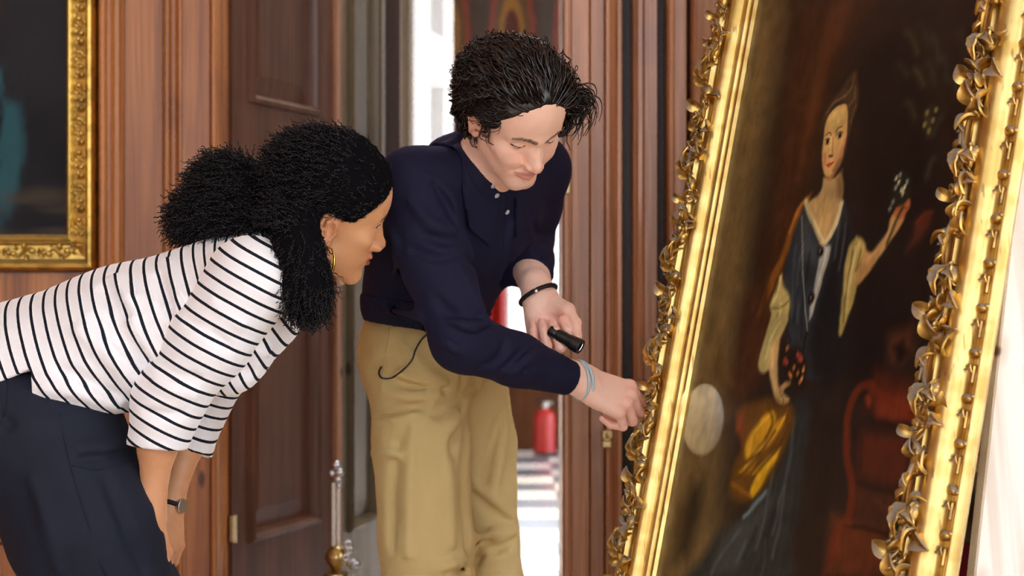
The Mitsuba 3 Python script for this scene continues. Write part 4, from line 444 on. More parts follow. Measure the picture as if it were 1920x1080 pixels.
# carved pieces: x along the rail, y outwards, z off the wall
def ico(n=2): return trimesh.creation.icosphere(subdivisions=n)
def blob(c, r, R=None, n=1):
    m = ico(n); m.vertices = m.vertices * r
    if R is not None: m.vertices = m.vertices @ R.T
    m.apply_translation(c); return m
def rose(r, seed):
    g = np.random.default_rng(seed); ms = [blob([0, 0, r * .42], [r * .26, r * .26, r * .2])]
    for ring, (k, rad, tilt, sz) in enumerate(((6, .62, 24, .46), (5, .33, 52, .33))):
        for i in range(k):
            a = 2 * np.pi * (i + .5 * ring) / k + g.normal(0, .1); R = euler(rz=math.degrees(a)) @ euler(ry=-tilt + g.normal(0, 7))
            ms.append(blob(R @ [rad * r, 0, 0] + np.array([0, 0, r * (.12 + .2 * ring)]), [sz * r, sz * r * .82, sz * r * .24], R, 1))
    return cat_(ms)
def leaf_blade(L, W, curl, seed=0, lobes=0):
    nu, nv = 13, 7; u = np.linspace(0, 1, nu)[:, None]; v = np.linspace(-1, 1, nv)[None]
    w = W * np.sin(np.pi * np.clip(u, .02, .98) ** .8) ** .8 * (1 + .22 * lobes * np.sin(u * 22)) * .5
    x = L * u + 0 * v; y = w * v; z = curl * L * (np.sin(u * 2.6) * .55) + W * .25 * np.abs(v) ** 1.5 * np.sin(np.pi * u) + 0 * v
    top = np.stack([x, y, z], -1).reshape(-1, 3); bot = top + [0, 0, -.10 * W - .0012]
    i = np.arange(nu * nv).reshape(nu, nv); q = np.stack([i[:-1, :-1], i[1:, :-1], i[1:, 1:], i[:-1, 1:]], -1).reshape(-1, 4); F = np.vstack([q, q[:, ::-1] + nu * nv])
    for e in (i[0][::-1], i[-1], i[:, 0], i[:, -1][::-1]): F = np.vstack([F, np.stack([e[1:], e[:-1], e[:-1] + nu * nv, e[1:] + nu * nv], 1)])
    return trimesh.Trimesh(np.vstack([top, bot]), np.vstack([F[:, [0, 1, 2]], F[:, [0, 2, 3]]]), process=False)
def bud(r): return cat_([blob([0, 0, r * .5], [r, r * .72, r * .62], n=2), blob([-r * .7, 0, r * .4], [r * .5, r * .55, r * .4]), blob([r * .75, 0, r * .55], [r * .28, r * .2, r * .2])])
def scroll(L, h, seed):
    g = np.random.default_rng(seed); s = np.linspace(0, 1, 26)
    main = np.stack([L * (s - .5), h * np.sin(s * np.pi * 1.15 + .2) - h * .35, .007 + .010 * np.sin(s * np.pi)], 1)
    c = np.linspace(0, 1, 18); cur = main[-1] + np.stack([.010 * np.sin(c * 5.2) * (1 - .5 * c), .010 * (np.cos(c * 5.2) * (1 - .5 * c) - 1), 0 * c], 1)
    side = spline([main[9], main[9] + [.014, -h * .8, .004], main[9] + [.032, -h * 1.25, .006]], 14)
    m = [tubes(main, .0042 * (1.15 - .5 * s), 7), tubes(cur, .0032 * (1 - .4 * c), 7), tubes(side, .0034 * np.linspace(1, .5, 14), 7)]
    for k, (i, a) in enumerate(((8, 55), (14, -40), (20, 35))):
        lf = leaf_blade(.026, .014, .5, k); lf.apply_transform(frame3(main[i], *(euler(rz=a + g.normal(0, 8)).T))); m.append(lf)
    return cat_(m)
def acanthus(L):
    m = []
    for a, s in ((-34, .72), (0, 1), (34, .72)):
        lf = leaf_blade(L * s, L * .34, .75, 0, 1); lf.apply_transform(frame3([0, 0, .004], *(euler(rz=a).T))); m.append(lf)
    return cat_(m)
GC = 'gold_carved'
ply_rose = [mikit.ply(rose(q, i + 1), GC, True) for i, q in enumerate((.023, .0185, .015))]
ply_leaf = [mikit.ply(leaf_blade(.036, .022, .55, 0), GC, 40), mikit.ply(leaf_blade(.028, .015, .9, 1), GC, 40)]
ply_bud = mikit.ply(bud(.0135), GC, 40); ply_scroll = [mikit.ply(scroll(.088, .017, 4), GC, 40), mikit.ply(scroll(.088, -.015, 5), GC, 40)]
ply_acan = mikit.ply(acanthus(.05), GC, 40)
rg = np.random.default_rng(11)
def rail_matrix(side, x, s, h, rz=0, rx=0, ry=0, k=1.0):
    """Where a carved piece sits: x along the rail, s outwards from the sight edge, h above the canvas."""
    if side == 'r': o, ex, ey = on_canvas(PW + s, x, h), PU, PT
    elif side == 'l': o, ex, ey = on_canvas(-s, x, h), PU, -PT
    elif side == 't': o, ex, ey = on_canvas(x, PB1 + s, h), PT, PU
    else: o, ex, ey = on_canvas(x, PB0 - s, h), PT, -PU
    ez = PN; B = np.column_stack([ex, ey, ez])
    if np.linalg.det(B) < 0: B[:, 0] *= -1
    return frame3(o, *((B @ euler(rx, ry, rz) * k).T))
def piece(key, ply_, *a, **k): add(key, ply_, None, parent=EP, to_world=rail_matrix(*a, **k))
for side, x0, x1 in (('r', PB0 - .03, PB1 + .03), ('l', PB0 - .03, PB1 + .03), ('t', 0.02, PW), ('b', 0.02, PW)):
    n = max(2, round((x1 - x0) / .182)); step = (x1 - x0) / n
    tl, kk = (38, 1.08) if side != 'l' else (-30, 0.95)
    for i in range(n):
        xc = x0 + step * (i + .28); j = lambda q=1.0: rg.normal(0, 1) * q; hh = .030
        piece('rose', ply_rose[i % 2], side, xc + j(.003), .059 + j(.002), hh + .006, rz=j(40), ry=j(10), rx=tl + j(8), k=1.5 * kk)
        piece('rose', ply_rose[2], side, xc + .034, .056 + j(.003), hh + .006, rz=j(60), rx=tl - 10, k=1.3 * kk)
        piece('rose', ply_rose[1 + i % 2], side, xc - .034, .063 + j(.003), hh + .005, rz=j(60), rx=tl + 20, k=1.3 * kk)
        for dx, ds, a in ((.018, .018, 60), (-.014, -.018, -120), (-.05, -.004, 190)): piece('leaf', ply_leaf[i % 2], side, xc + dx, .058 + ds * .8, hh + .008, rz=a + j(14), ry=-20 + j(8), k=1.2 * kk)
        piece('bud', ply_bud, side, xc + .052, .062, hh + .004, rz=j(30), k=1.25 * kk); piece('bud', ply_bud, side, xc - .054, .058, hh + .006, rz=180 + j(30), k=1.1 * kk)
        for e in range(4): piece('leaf', ply_leaf[e % 2], side, xc + (-.06, -.025, .03, .065)[e] + j(.006), .058 + .018 * (e % 2) + j(.004), hh - .002, rz=j(70), ry=-28 + j(10), rx=tl + j(15), k=1.25 * kk)
        xs = xc + step * .5
        piece('scroll', ply_scroll[i % 2], side, xs, .058, hh + .006, rz=j(5), rx=tl + j(6), k=1.15)
        piece('acanthus', ply_acan, side, xs - .028, .062, hh + .006, rz=8 + j(6), ry=-22, k=1.15 * kk)
        piece('leaf', ply_leaf[0], side, xs + .022, .068, hh, rz=160 + j(15), ry=-30, k=1.2); piece('bud', ply_bud, side, xs + .03, .056, hh + .01, rz=j(40), k=.7)
# leaf and nut edge
ply_nut = mikit.ply(cat_([blob([0, 0, .004], [.0105, .0075, .0075], n=2), blob([.009, .002, .003], [.006, .005, .005])]), GC, 40)
tip = leaf_blade(.017, .014, .9); ply_tip = mikit.ply(tip, GC, 40)
ply_tongue = mikit.ply(cat_([cbox(-.017, .012, -.0065, -.001, -.002, .0045, .002), cbox(-.015, .014, .0005, .006, -.002, .0035, .002)]), GC, 30)
for side in 'rl':
    n = 26; step = (PB1 - PB0 + .2) / n
    for i in range(n):
        x = PB0 - .1 + step * (i + .5)
        piece('edge_nut', ply_nut, side, x, .111, .012, rz=90 + rg.normal(0, 10)); piece('edge_leaf', ply_tip, side, x - .019, .108, .012, rz=40, ry=-24); piece('edge_tongue', ply_tongue, side, x - .036 + .002, .1135, .009)

# blocks under the frame, the timber easel behind it, a red chair in the gap
for a, wh in ((.12, 'far'), (.52, 'near')):
    o = on_canvas(a, PB0 - .134, -.015)
    tag(add('timber_block', cbox(-.05, .05, -.06, .06, 0, o[2] - .004, .004), 'pine_batten', to_world=T().translate([o[0] + .015, o[1], 0]).rotate([0, 0, 1], -62)),
        f'timber block on the floor under the {wh} lower corner of the leaning gilt frame', 'block', 'blocks under the leaning frame')
ez = tag('easel', 'bleached timber easel with upright board behind the leaning gilt frame', 'easel')
p0, p1 = P(1827, 1080, 2.64), P(1884.5, 545, 2.62); ax = unit(p1 - p0); p0 = p0 - ax * (p0[2] / ax[2])
ex = unit(np.cross([0, 1, 0], ax)); ey = np.cross(ax, ex)
add('upright', cbox(0, .26, 0, .045, 0.02, 2.2, .003), 'pine_knots' if 'pine_knots' in scene else 'pine_pale', parent=ez, to_world=frame3(p0, ex, ey, ax))
for y0, y1 in ((799, 849), (858, 886)):
    add('batten', cbox(X(1806, 2.72), X(1990, 2.72), 2.70, 2.74, Z(y1, 2.7), Z(y0, 2.7), .003), 'pine_batten', parent=ez)
add('foot', cbox(p0[0] - .02, p0[0] + .34, 2.55, 3.1, 0, .07, .004), 'pine_batten', parent=ez)
# red chair
pr('red_velvet', lin(122, 14, 40), .75, .3, sheen=.8); pr('bronze', lin(92, 76, 52), .4, .5, .8); pr('dark_walnut', lin(52, 34, 24), .4, .5)
def pillow(x0, x1, y0, y1, z0, z1, bul, n=12):
    m = trimesh.creation.box(extents=[1, 1, 1]); 
    for _ in range(3): m = m.subdivide()
    v = m.vertices * 2; r = np.sqrt(np.clip(1 - (np.sort(np.abs(v), 1)[:, 0:2] ** 4).sum(1) * .22, .2, 1))[:, None]
    v = v * r; return trimesh.Trimesh(v * [(x1 - x0) / 2, (y1 - y0) / 2, (z1 - z0) / 2] + [(x0 + x1) / 2, (y0 + y1) / 2, (z0 + z1) / 2], m.faces)
rc = tag('armchair', 'red velvet armchair with dark wood arm, glimpsed between gilt frame and pale board', 'chair')
cx0 = X(1790, 3.25)
add('seat', pillow(cx0, cx0 + .56, 3.2, 3.75, .44, .615, .03), 'red_velvet', True, rc)
add('backrest', pillow(cx0 + .02, cx0 + .54, 3.68, 3.80, .70, 1.32, .03), 'red_velvet', True, rc)
for sx in (0, .5): 
    add('arm', tubes(spline([(cx0 + sx + .03, 3.7, .80), (cx0 + sx + .03, 3.5, .76), (cx0 + sx + .03, 3.25, .70), (cx0 + sx + .03, 3.2, .64), (cx0 + sx + .03, 3.24, .60)], 26), np.full(26, .022), 10), 'bronze', True, rc)
    for y_ in (3.24, 3.7): add('leg', tubes(np.array([[cx0 + sx + .03, y_, .46], [cx0 + sx + .03, y_, .2], [cx0 + sx + .03, y_ + .01, 0]]), np.array([.028, .022, .016]), 10), 'dark_walnut', True, rc)
add('seat_rail', cbox(cx0 + .005, cx0 + .555, 3.205, 3.745, .38, .47, .006), 'dark_walnut', parent=rc)
for sx in (.03, .51): add('back_post', cbox(cx0 + sx, cx0 + sx + .03, 3.70, 3.78, .42, 1.34, .004), 'dark_walnut', parent=rc)

# ------------------------------------------------------------------ the painting on the wall at left
WP = tag('gilt_framed_picture', 'dark old painting in a broad gilt frame hanging on the panelled wall at left', 'painting')
wd = DW - .03; x1, zb = X(128, wd), Z(441, wd); x0_, zt_ = x1 - 1.0, zb + 1.5
def wall_canvas(p, n, uv):
    w = fbm(p.x * 3, p.z * 2.4, 0, 3); c = mix(lin(40, 39, 43), lin(26, 26, 32), smoothstep(.3, .7, w))
    dxx = (p.x - x1 + .19) / .10; dz = (p.z - zb - .22) / .24
    c = mix(c, lin(44, 84, 92), (1 - smoothstep(.4, 1.0, dxx * dxx + dz * dz)) * smoothstep(.25, .6, fbm(p.x * 26, p.z * 12, 3, 3)))
    c = mix(c, lin(92, 80, 66), (1 - smoothstep(.06, .13, p.z - zb - .22 * (p.x - x1 + .14))) * .6 * smoothstep(.2, .7, fbm(p.x * 5, p.z * 30, 5, 3)))
    return mix(c, lin(70, 40, 32), (1 - smoothstep(-.19, -.15, p.x - x1)) * smoothstep(.45, .6, p.z - zb))
pr('old_canvas', proc(wall_canvas), .55, .12)
add('canvas', cbox(x0_ - .01, x1 + .01, wd - .002, wd + .01, zb - .01, zt_ + .01, .001), 'old_canvas', parent=WP)
FW = [(-.001, .0), (-.001, .012), (.005, .017), (.010, .015), (.013, .012), (.016, .014), (.020, .011), (.046, .016), (.049, .024), (.055, .030), (.062, .028), (.067, .018), (.068, -.02), (-.001, -.02)]
cw = [(x0_, zb, -1, -1), (x1, zb, 1, -1), (x1, zt_, 1, 1), (x0_, zt_, -1, 1)]
for q in range(4):
    V, F = [], []; L = len(FW); (a0, b0, sa, sb), (a1, b1, ta, tb) = cw[q], cw[(q + 1) % 4]; kz = 1.27 if q == 0 else 1
    for s, h in FW: V += [[a0 + sa * s, wd - h, b0 + sb * s * 1.27 if sb < 0 else b0 + sb * s], [a1 + ta * s, wd - h, b1 + tb * s * 1.27 if tb < 0 else b1 + tb * s]]
    for i in range(L):
        j = (i + 1) % L; F += [[2 * i, 2 * i + 1, 2 * j + 1], [2 * i, 2 * j + 1, 2 * j]]
    m = trimesh.Trimesh(V, F, process=False); m.invert()
    add('frame_rail', m, 'gold_old', 30, WP)
def s_scroll(k):
    s = np.linspace(0, 1, 22); a = s * 2 * np.pi
    path = np.stack([.022 * (s - .5) * 2, .008 * np.sin(a) * (1 if k else -1), .004 + .003 * np.cos(a)], 1)
    m = [tubes(path, .0042 * (.6 + .5 * np.sin(np.pi * s)), 6), blob(path[0] + [.004, -.003, .002], [.006, .006, .004]), blob(path[-1] + [-.004, .003, .002], [.006, .006, .004])]
    for x_, y_, aa in ((.0, .004, 70), (.004, -.004, -60), (-.012, .004, 120)):
        lf = leaf_blade(.014, .009, .5); lf.apply_transform(frame3([x_, y_, .004], *(euler(rz=aa).T))); m.append(lf)
    return cat_(m)
ply_s = [mikit.ply(s_scroll(0), 'gold_old', 40), mikit.ply(s_scroll(1), 'gold_old', 40)]
ply_shell = mikit.ply(acanthus(.024), 'gold_old', 40)
for i in range(17):
    z = zb + .02 + i * .0815
    add('frame_scroll', ply_s[i % 2], None, parent=WP, to_world=frame3([x1 + .033, wd - .013, z], [0, 0, 1], [-1, 0, 0], [0, -1, 0]))
    add('frame_shell', ply_shell, None, parent=WP, to_world=frame3([x1 + .033, wd - .015, z + .034], [0, 0, 1], [-1, 0, 0], [0, -1, 0]))
for i in range(11):
    x_ = x1 - .02 - i * .086
    add('frame_scroll', ply_s[(i + 1) % 2], None, parent=WP, to_world=frame3([x_, wd - .013, zb - .042], [1, 0, 0], [0, 0, 1], [0, -1, 0]) @ np.diag([1.25, 1.25, 1.1, 1]))
    add('frame_shell', ply_shell, None, parent=WP, to_world=frame3([x_ - .05, wd - .015, zb - .042], [1, 0, 0], [0, 0, 1], [0, -1, 0]) @ np.diag([1.2, 1.2, 1, 1]))
add('corner_leaf', mikit.ply(acanthus(.04), 'gold_old', 40), None, parent=WP, to_world=frame3([x1 + .014, wd - .014, zb - .02], unit([1, 0, -1]), unit([1, 0, 1]), [0, -1, 0]))

# ------------------------------------------------------------------ people: heads and hands in local coordinates (x to the person's right, y forward, z up)
def head_fn(g):
    """Signed distance of a head; origin between the ears at eye height. g: the face's own measures."""
    lu, ll = g['lid']; sm = g.get('smile', 0.0); nw = g.get('nose_w', 1.0); nl = g.get('nose_l', 0.0); lp = g.get('lip', 1.0); fw = g.get('face_w', 1.0)
    def fn(q):
        a = q.copy(); a[:, 0] = np.abs(a[:, 0]); ea = a + [.0045, 0, 0]
        d = ell(q, (0, -.003, .032), (.076, .098, .086))
        d = smin(d, ell(q, (0, .040, .036), (.063, .056, .060)), .03)
        d = smin(d, ell(q, (0, .036, -.034), (.061 * fw, .050, .058)), .03)
        d = smin(d, ell(q, (0, .043, -.076), (.045 * fw, .044, .037)), .025)
        d = smin(d, ell(q, (0, .066, -.071), (.030, .034, .026)), .018)
        d = smin(d, ell(q, (0, .081, -.104), (.020, .0165, .0155)), .016)
        d = smin(d, rcone(a, (.047 * fw, .016, -.066), (.017, .078, -.105), .015, .012), .024)
        d = smin(d, ell(a, (.036 * fw, .052, -.056), (.022, .032, .028)), .02)
        d = smin(d, ell(a, (.045 * fw, .061, -.027), (.022, .021, .017)), .018)
        d = smin(d, rcone(a, (.006, .0925, .014), (.046, .073, .015), g.get('brow', .0095), .009), .012)
        d = smax(d, -ell(a, (.0335, .1015, -.003), (.0185, .0145, .0115)), .012)
        # nose
        n = smin(rcone(q, (0, .0925, .004), (0, .1105 + nl * .6, -.034), .0075, .0088), ball(q, (0, .1135 + nl, -.0395), .0112), .008)
        n = smin(n, ell(a, (.0075, .0975, -.028), (.0095, .011, .020)), .008)
        n = smin(n, ell(a, (.0125 * nw, .1035, -.044), (.0078 * nw, .0125, .0078)), .006)
        n = smin(n, rcone(q, (0, .112 + nl, -.0465), (0, .101, -.0535), .0042, .005), .005)
        n = smax(n, -ell(a, (.0062 * nw, .1085 + nl * .5, -.0545), (.0028, .0052, .0036)), .003)
        d = smin(d, n, .012)
        # mouth
        cz = -.0715 + .0035 * sm; cx = .0245 + .0055 * sm
        d = smin(d, rcone(a, (0, .1030, -.0655), (cx - .003, .0915, cz + .001), .0050 * lp, .0022), .004)
        d = smin(d, ball(a, (.0055, .1040, -.0652), .0034 * lp), .004)
        d = smin(d, rcone(a, (0, .1015, -.0785), (cx - .006, .0925, cz - .004), .0064 * lp, .0026), .004)
        d = smax(d, -rcone(a, (0, .1105, -.0716), (cx, .0945, cz), .0016 + .0016 * sm, .0012), .0022)
        d = smax(d, -ell(q, (0, .1045, -.0905), (.017, .006, .0042)), .009)
        if sm: 
            d = smax(d, -rcone(a, (.0185, .1045, -.0465), (.0345, .088, -.068), .0012, .0016), .008)
            d = smin(d, ell(a, (.037, .074, -.043), (.018, .016, .014)), .014)
        # eyes
        ec = np.array([.0325, .0765, -.001]); e = a - ec
        lid = ball(a, ec, .0146)
        up = smax(lid, -(e @ np.array([0, -math.sin(lu), math.cos(lu)])), .0012)
        lo = smax(lid, -(e @ np.array([0, math.sin(ll), -math.cos(ll)])), .0012)
        d = smin(d, smin(up, lo, .001), .0045)
        d = np.minimum(d, ball(a, ec, .0126))
        # ears
        R = euler(ry=-8, rz=-24)
        r = ell(ea, (.0775, -.012, -.020), (.0062, .0185, .0305), R)
        r = smax(r, -ell(ea, (.0855, -.006, -.022), (.0075, .0085, .0145), R), .004)
        rim = chain(ea, [(.0755, .006, -.014), (.0795, .003, .003), (.0835, -.010, .0095), (.087, -.023, .003), (.0865, -.0265, -.013), (.082, -.020, -.033), (.0785, -.010, -.046), (.0765, -.001, -.047), (.0755, .002, -.040)],
                    [.0030, .0034, .0036, .0036, .0034, .0034, .0050, .0048, .003], .003)
        r = smin(r, rim, .004); r = smin(r, ball(ea, (.0765, .0055, -.026), .0050), .004)
        r = smin(r, chain(ea, [(.082, -.006, .0), (.0835, -.014, -.008), (.083, -.015, -.022), (.0815, -.009, -.033)], [.0022, .003, .003, .0025], .003), .003)
        return smin(d, r, .005)
    return fn
def in_head(fn, O, R, k):
    return lambda p: fn((p - O) @ R / k) * k
def head_color(q, g):
    """The skin's own colours: lips, brows, lashes, eyes, a little warmth in cheeks, nose and ears, plus a painted lid-crease shade."""
    a = q.copy(); a[:, 0] = np.abs(a[:, 0]); c = np.tile(np.array(g['skin'], float), (len(q), 1)); sm = g.get('smile', 0.0); lu, ll = g['lid']
    def over(w, col): 
        nonlocal c
        c = c * (1 - w[:, None]) + np.array(col, float) * w[:, None]
    def soft(d, w): return np.clip(.5 - d / w, 0, 1)
    m = meshkit.fbm(q * 60, 3, 3) - .5; c = c * (1 + .10 * m)[:, None]
    over(.30 * np.exp(-((np.linalg.norm((a - [.043, .078, -.036]) / [1, 1, .8], axis=1) / .02) ** 2)), g['flush'])
    over(.35 * np.exp(-((np.linalg.norm(a - [0, .121, -.041], axis=1) / .014) ** 2)), g['flush'])
    over(.40 * soft(ell(a, (.082, -.012, -.018), (.012, .024, .036)), .02), g['flush'])
    cz = -.0715 + .0035 * sm; cx = .0245 + .0055 * sm
    lip = np.minimum(rcone(a, (0, .104, -.0662), (cx - .003, .0925, cz + .0008), .0058, .0026), rcone(a, (0, .103, -.0780), (cx - .006, .0935, cz - .003), .0072, .003))
    lip = np.minimum(lip, ball(a, (.0055, .105, -.0650), .0045))
    over(.85 * soft(lip, .002), g['lips']); over(.8 * soft(rcone(a, (0, .107, -.0716), (cx, .0955, cz), .0019, .0010), .0012), g['mouth'])
    a2 = a * [1, 0, 1]; br = chain(a2, [(.012, 0, .0135), (.024, 0, .0178), (.038, 0, .0192), (.050, 0, .0145)], [.0042, .0042, .0036, .0022], .002) + np.where(a[:, 1] > .05, 0, 1.0)
    st = meshkit.noise(q * [900, 300, 260], 1)
    over(g['brow_w'] * np.clip(soft(br, .004) * (.55 + .9 * st), 0, 1), g['hair'])
    ec = np.array([.0325, .0765, -.001]); e = a - ec; rad = np.linalg.norm(e, axis=1)
    hu = e @ np.array([0, -math.sin(lu), math.cos(lu)]); hl = e @ np.array([0, math.sin(ll), -math.cos(ll)])
    eye = (rad < .0140) & (hu < .0003) & (hl < .0003) & (e[:, 1] > .002)
    ball_ = (rad < .01335) & (e[:, 1] > 0) & (hu < .001) & (hl < .001)
    gz = unit(g['gaze']); g3 = np.column_stack([q[:, 0] - np.sign(q[:, 0]) * ec[0], e[:, 1:]]); ang = (g3 @ gz) / np.maximum(rad, 1e-6)
    eyec = np.where((ang > .94)[:, None], np.where((ang > .985)[:, None], [.01, .01, .01], np.array(g['iris'])), [.62, .58, .56])
    c = np.where((ball_)[:, None], eyec, c)
    lash = (np.abs(hu) < .0020) & (rad < .0165) & (rad > .0130) & (e[:, 1] > .001)
    c = np.where(lash[:, None], np.array(g['hair']) * .7 + c * .05, c)
    lash2 = (np.abs(hl) < .0008) & (rad < .0154) & (rad > .0130) & (e[:, 1] > .003)
    c = np.where(lash2[:, None], c * .55, c)
    cr = np.exp(-((np.abs(rad - .0165) / .0012) ** 2)) * ((e[:, 2] > .003) & (e[:, 1] > 0)); c = c * (1 - .28 * cr)[:, None]  # shade of the upper lid crease painted into the skin colour
    if g.get('stubble'):
        s = soft(np.minimum(ell(q, (0, .07, -.105), (.05, .04, .022)), ell(q, (0, .10, -.060), (.022, .014, .005))), .02)
        over(.16 * s, [.12, .10, .10])
    return c
HEAD_M = dict(lid=(math.radians(-13), math.radians(-30)), smile=1.0, nose_w=1.0, nose_l=.0015, lip=.8, face_w=.99, brow=.0105, skin=lin(242, 196, 172), flush=lin(214, 132, 112), lips=lin(212, 132, 122), mouth=lin(80, 26, 28),
              hair=lin(34, 25, 22), brow_w=.85, gaze=(-.05, .86, -.5), iris=[.05, .028, .016], stubble=True)
HEAD_W = dict(lid=(math.radians(20), math.radians(-16)), smile=.0, nose_w=1.12, nose_l=-.001, lip=1.12, face_w=1.0, brow=.008, skin=lin(214, 156, 112), flush=lin(200, 122, 88), lips=lin(158, 78, 72), mouth=lin(86, 34, 32),
              hair=lin(26, 20, 18), brow_w=.9, gaze=(-.1, 1, -.05), iris=[.035, .02, .012])
scene['skin'] = {'type': 'principled', 'base_color': {'type': 'mesh_attribute', 'name': 'vertex_color'}, 'roughness': .42, 'specular': .45, 'flatness': .3, 'sheen': .1}

def hand_fn(side, curl, thumb, spread=(6, 1, -4, -10), thick=1.0):
    """A hand from the wrist (origin), y towards the knuckles, z out of the back of the hand, x to the thumb's side. curl: (mcp, pip, dip) of index .. little."""
    kn = np.array([(.0265, .088, .003), (.0065, .0915, .005), (-.0135, .0865, .003), (-.0315, .078, -.002)]); wr = np.array([(.0135, .004, 0), (.0045, .002, .001), (-.0055, .002, .001), (-.0145, .003, -.001)])
    Ls = ((.043, .026, .022), (.047, .030, .023), (.043, .028, .023), (.034, .021, .020)); rs = ((.0098, .0086, .0078, .0062), (.0100, .0088, .0079, .0063), (.0094, .0083, .0075, .0060), (.0084, .0072, .0066, .0054))
    fingers = []
    for k in range(4):
        pts = [kn[k]]; az = math.radians(spread[k]); ang = 0.0
        for L, c in zip(Ls[k], curl[k]):
            ang += math.radians(c); y = np.array([math.sin(az), math.cos(az), 0]) * math.cos(ang) + np.array([0, 0, -1]) * math.sin(ang); pts.append(pts[-1] + L * y)
        fingers.append((np.array(pts), rs[k]))
    tp = np.array(thumb, float)
    def fn(q):
        d = None
        for k in range(4):
            e = rcone(q, wr[k], kn[k] - [0, .004, .003], .0145 * thick, .0112); d = e if d is None else smin(d, e, .012)
        d = smin(d, ell(q, (-.020, .040, -.012), (.014, .034, .013)), .012)
        d = smin(d, rcone(q, (.012, .018, -.010), tp[1], .0165, .0118), .014)
        d = smin(d, rcone(q, (0, -.03, 0), (0, .012, -.001), .0225, .021), .016)
        th = chain(q, tp, (.0128, .0112, .0096, .0074)[:len(tp)] if len(tp) == 4 else (.0128, .0112, .0074), .004)
        th = smin(th, ball(q, tp[1], .0118), .005)
        d = smin(d, th, .007)
        for pts, r in fingers:
            f = chain(q, pts, r, .002); f = smin(f, ball(q, pts[1], r[1] * 1.06), .003)
            d = smin(d, smin(f, ball(q, pts[0] + [0, 0, .001], r[0] * 1.06), .006), .005)
        return d
    return fn, fingers, tp
def hand_color(q, base, flush, fingers, tp):
    c = np.tile(np.array(base, float), (len(q), 1)) * (1 + .10 * (meshkit.fbm(q * 90, 3, 8) - .5))[:, None]
    for pts, r in fingers + [(tp, (.012, .011, .0095, .0074))]:
        for i in (0, 1, 2, len(pts) - 1):
            w = .45 * np.exp(-((np.linalg.norm(q - pts[i], axis=1) / (.014 if i < 2 else .011)) ** 2)); c = c * (1 - w[:, None]) + np.array(flush) * w[:, None]
    return c
def joined(parts):
    """One body from overlapping pieces with vertex colours."""
    V, F, C, n = [], [], [], 0
    for m, c in parts:
        V.append(m.vertices); F.append(m.faces + n); C.append(c); n += len(m.vertices)
    return trimesh.Trimesh(np.vstack(V), np.vstack(F), process=False), np.vstack(C)
def basis(x, y):
    """Rotation with columns x', y', z' : y kept, x made square to it."""
    y = unit(y); x = np.asarray(x, float); x = unit(x - y * (x @ y)); return np.column_stack([x, y, np.cross(x, y)])

# ------------------------------------------------------------------ the man
def trace(fn, px, py, d0=2.7, d1=3.9):
    """The point where the sight line through a place in the picture first meets a shape."""
    d = d0
    for _ in range(90):
        v = float(fn(P(px, py, d)[None])[0])
        if v < .0004: break
        d += v * .8
        if d > d1: return None
    return P(px, py, d)
def folds(fn, lines, depth):
    """Cloth folds: (kind, radius, [(px, py), ...]) laid on the shape fn."""
    made = []
    for kind, r, pts in lines:
        q = [trace(fn, *xy) for xy in pts]; q = [x for x in q if x is not None]
        if len(q) > 1: made.append((kind, r, spline(q, 3 * len(q)) if len(q) > 2 else np.array(q)))
    def out(p):
        d = fn(p)
        for kind, r, q in made:
            lo, hi = q.min(0) - .05, q.max(0) + .05; on = np.all((p > lo) & (p < hi), axis=1)
            if not on.any(): continue
            t = np.linspace(.35, 1, len(q) // 2 + 1); rs = r * np.concatenate([t, t[::-1]])[:len(q)]
            c = chain(p[on], q, np.resize(rs, len(q)), .004)
            d[on] = smin(d[on], c, depth) if kind == 'r' else smax(d[on], -c, depth)
        return d
    return out
MO, MK = np.array([.005, 3.06, 1.3878]), .961
MR = np.column_stack([unit([-.867, -.465, -.178]), unit([.437, -.539, -.720]), unit([.239, -.702, .671])])
def MH(x, y, z): return MO + MR @ (np.array([x, y, z]) * MK)
head_m = in_head(head_fn(HEAD_M), MO, MR, MK)
NB = P(905, 318, 3.19); SR, SL = P(775, 352, 3.12), P(1002, 322, 3.36)
ER, WR, EL, WL = P(866, 640, 3.08), P(1086, 711, 3.23), P(984, 448, 3.46), P(1009, 556, 3.27)
PEL = P(800, 640, 3.43)
up_m = unit(NB - P(800, 600, 3.42)); s_m = unit(SL - SR); s_m = unit(s_m - up_m * (s_m @ up_m)); f_m = np.cross(s_m, up_m)
B_m = np.column_stack([s_m, f_m, up_m])
def torso_m(p):
    d = ell(p, (SL + SR) / 2 - up_m * .105 + f_m * .012, (.182, .112, .165), B_m)
    d = smin(d, ell(p, P(822, 490, 3.34), (.158, .112, .15), B_m), .06)
    d = smin(d, ell(p, P(802, 575, 3.41), (.150, .112, .085), np.column_stack([unit([.55, .83, 0]), unit([.83, -.55, 0]), [0, 0, 1]])), .05)
    d = smin(d, rcone(p, NB - up_m * .01, SR + up_m * .012, .058, .062), .05)
    return smin(d, rcone(p, NB - up_m * .01, SL + up_m * .012, .058, .062), .05)
CR = P(1069, 709, 3.215)
LC = P(996, 512, 3.34)
def sleeve_r(p): return chain(p, [SR, SR * .5 + ER * .5, ER, ER * .5 + CR * .5, CR], [.070, .064, .0545, .048, .034], .02)
def sleeve_l(p): return chain(p, [SL, SL * .5 + EL * .5, EL, EL * .4 + LC * .6, LC + unit(LC - EL) * .03], [.070, .062, .056, .048, .042], .02)
def sweater_base(p): return smin(smin(torso_m(p), sleeve_r(p), .028), sleeve_l(p), .028)
neck_ax = unit(MH(0, -.02, -.05) - NB)
COLC = NB + neck_ax * .03 + f_m * .012
V0, V1 = NB + neck_ax * .03 + f_m * .06, P(950, 352, 3.05)
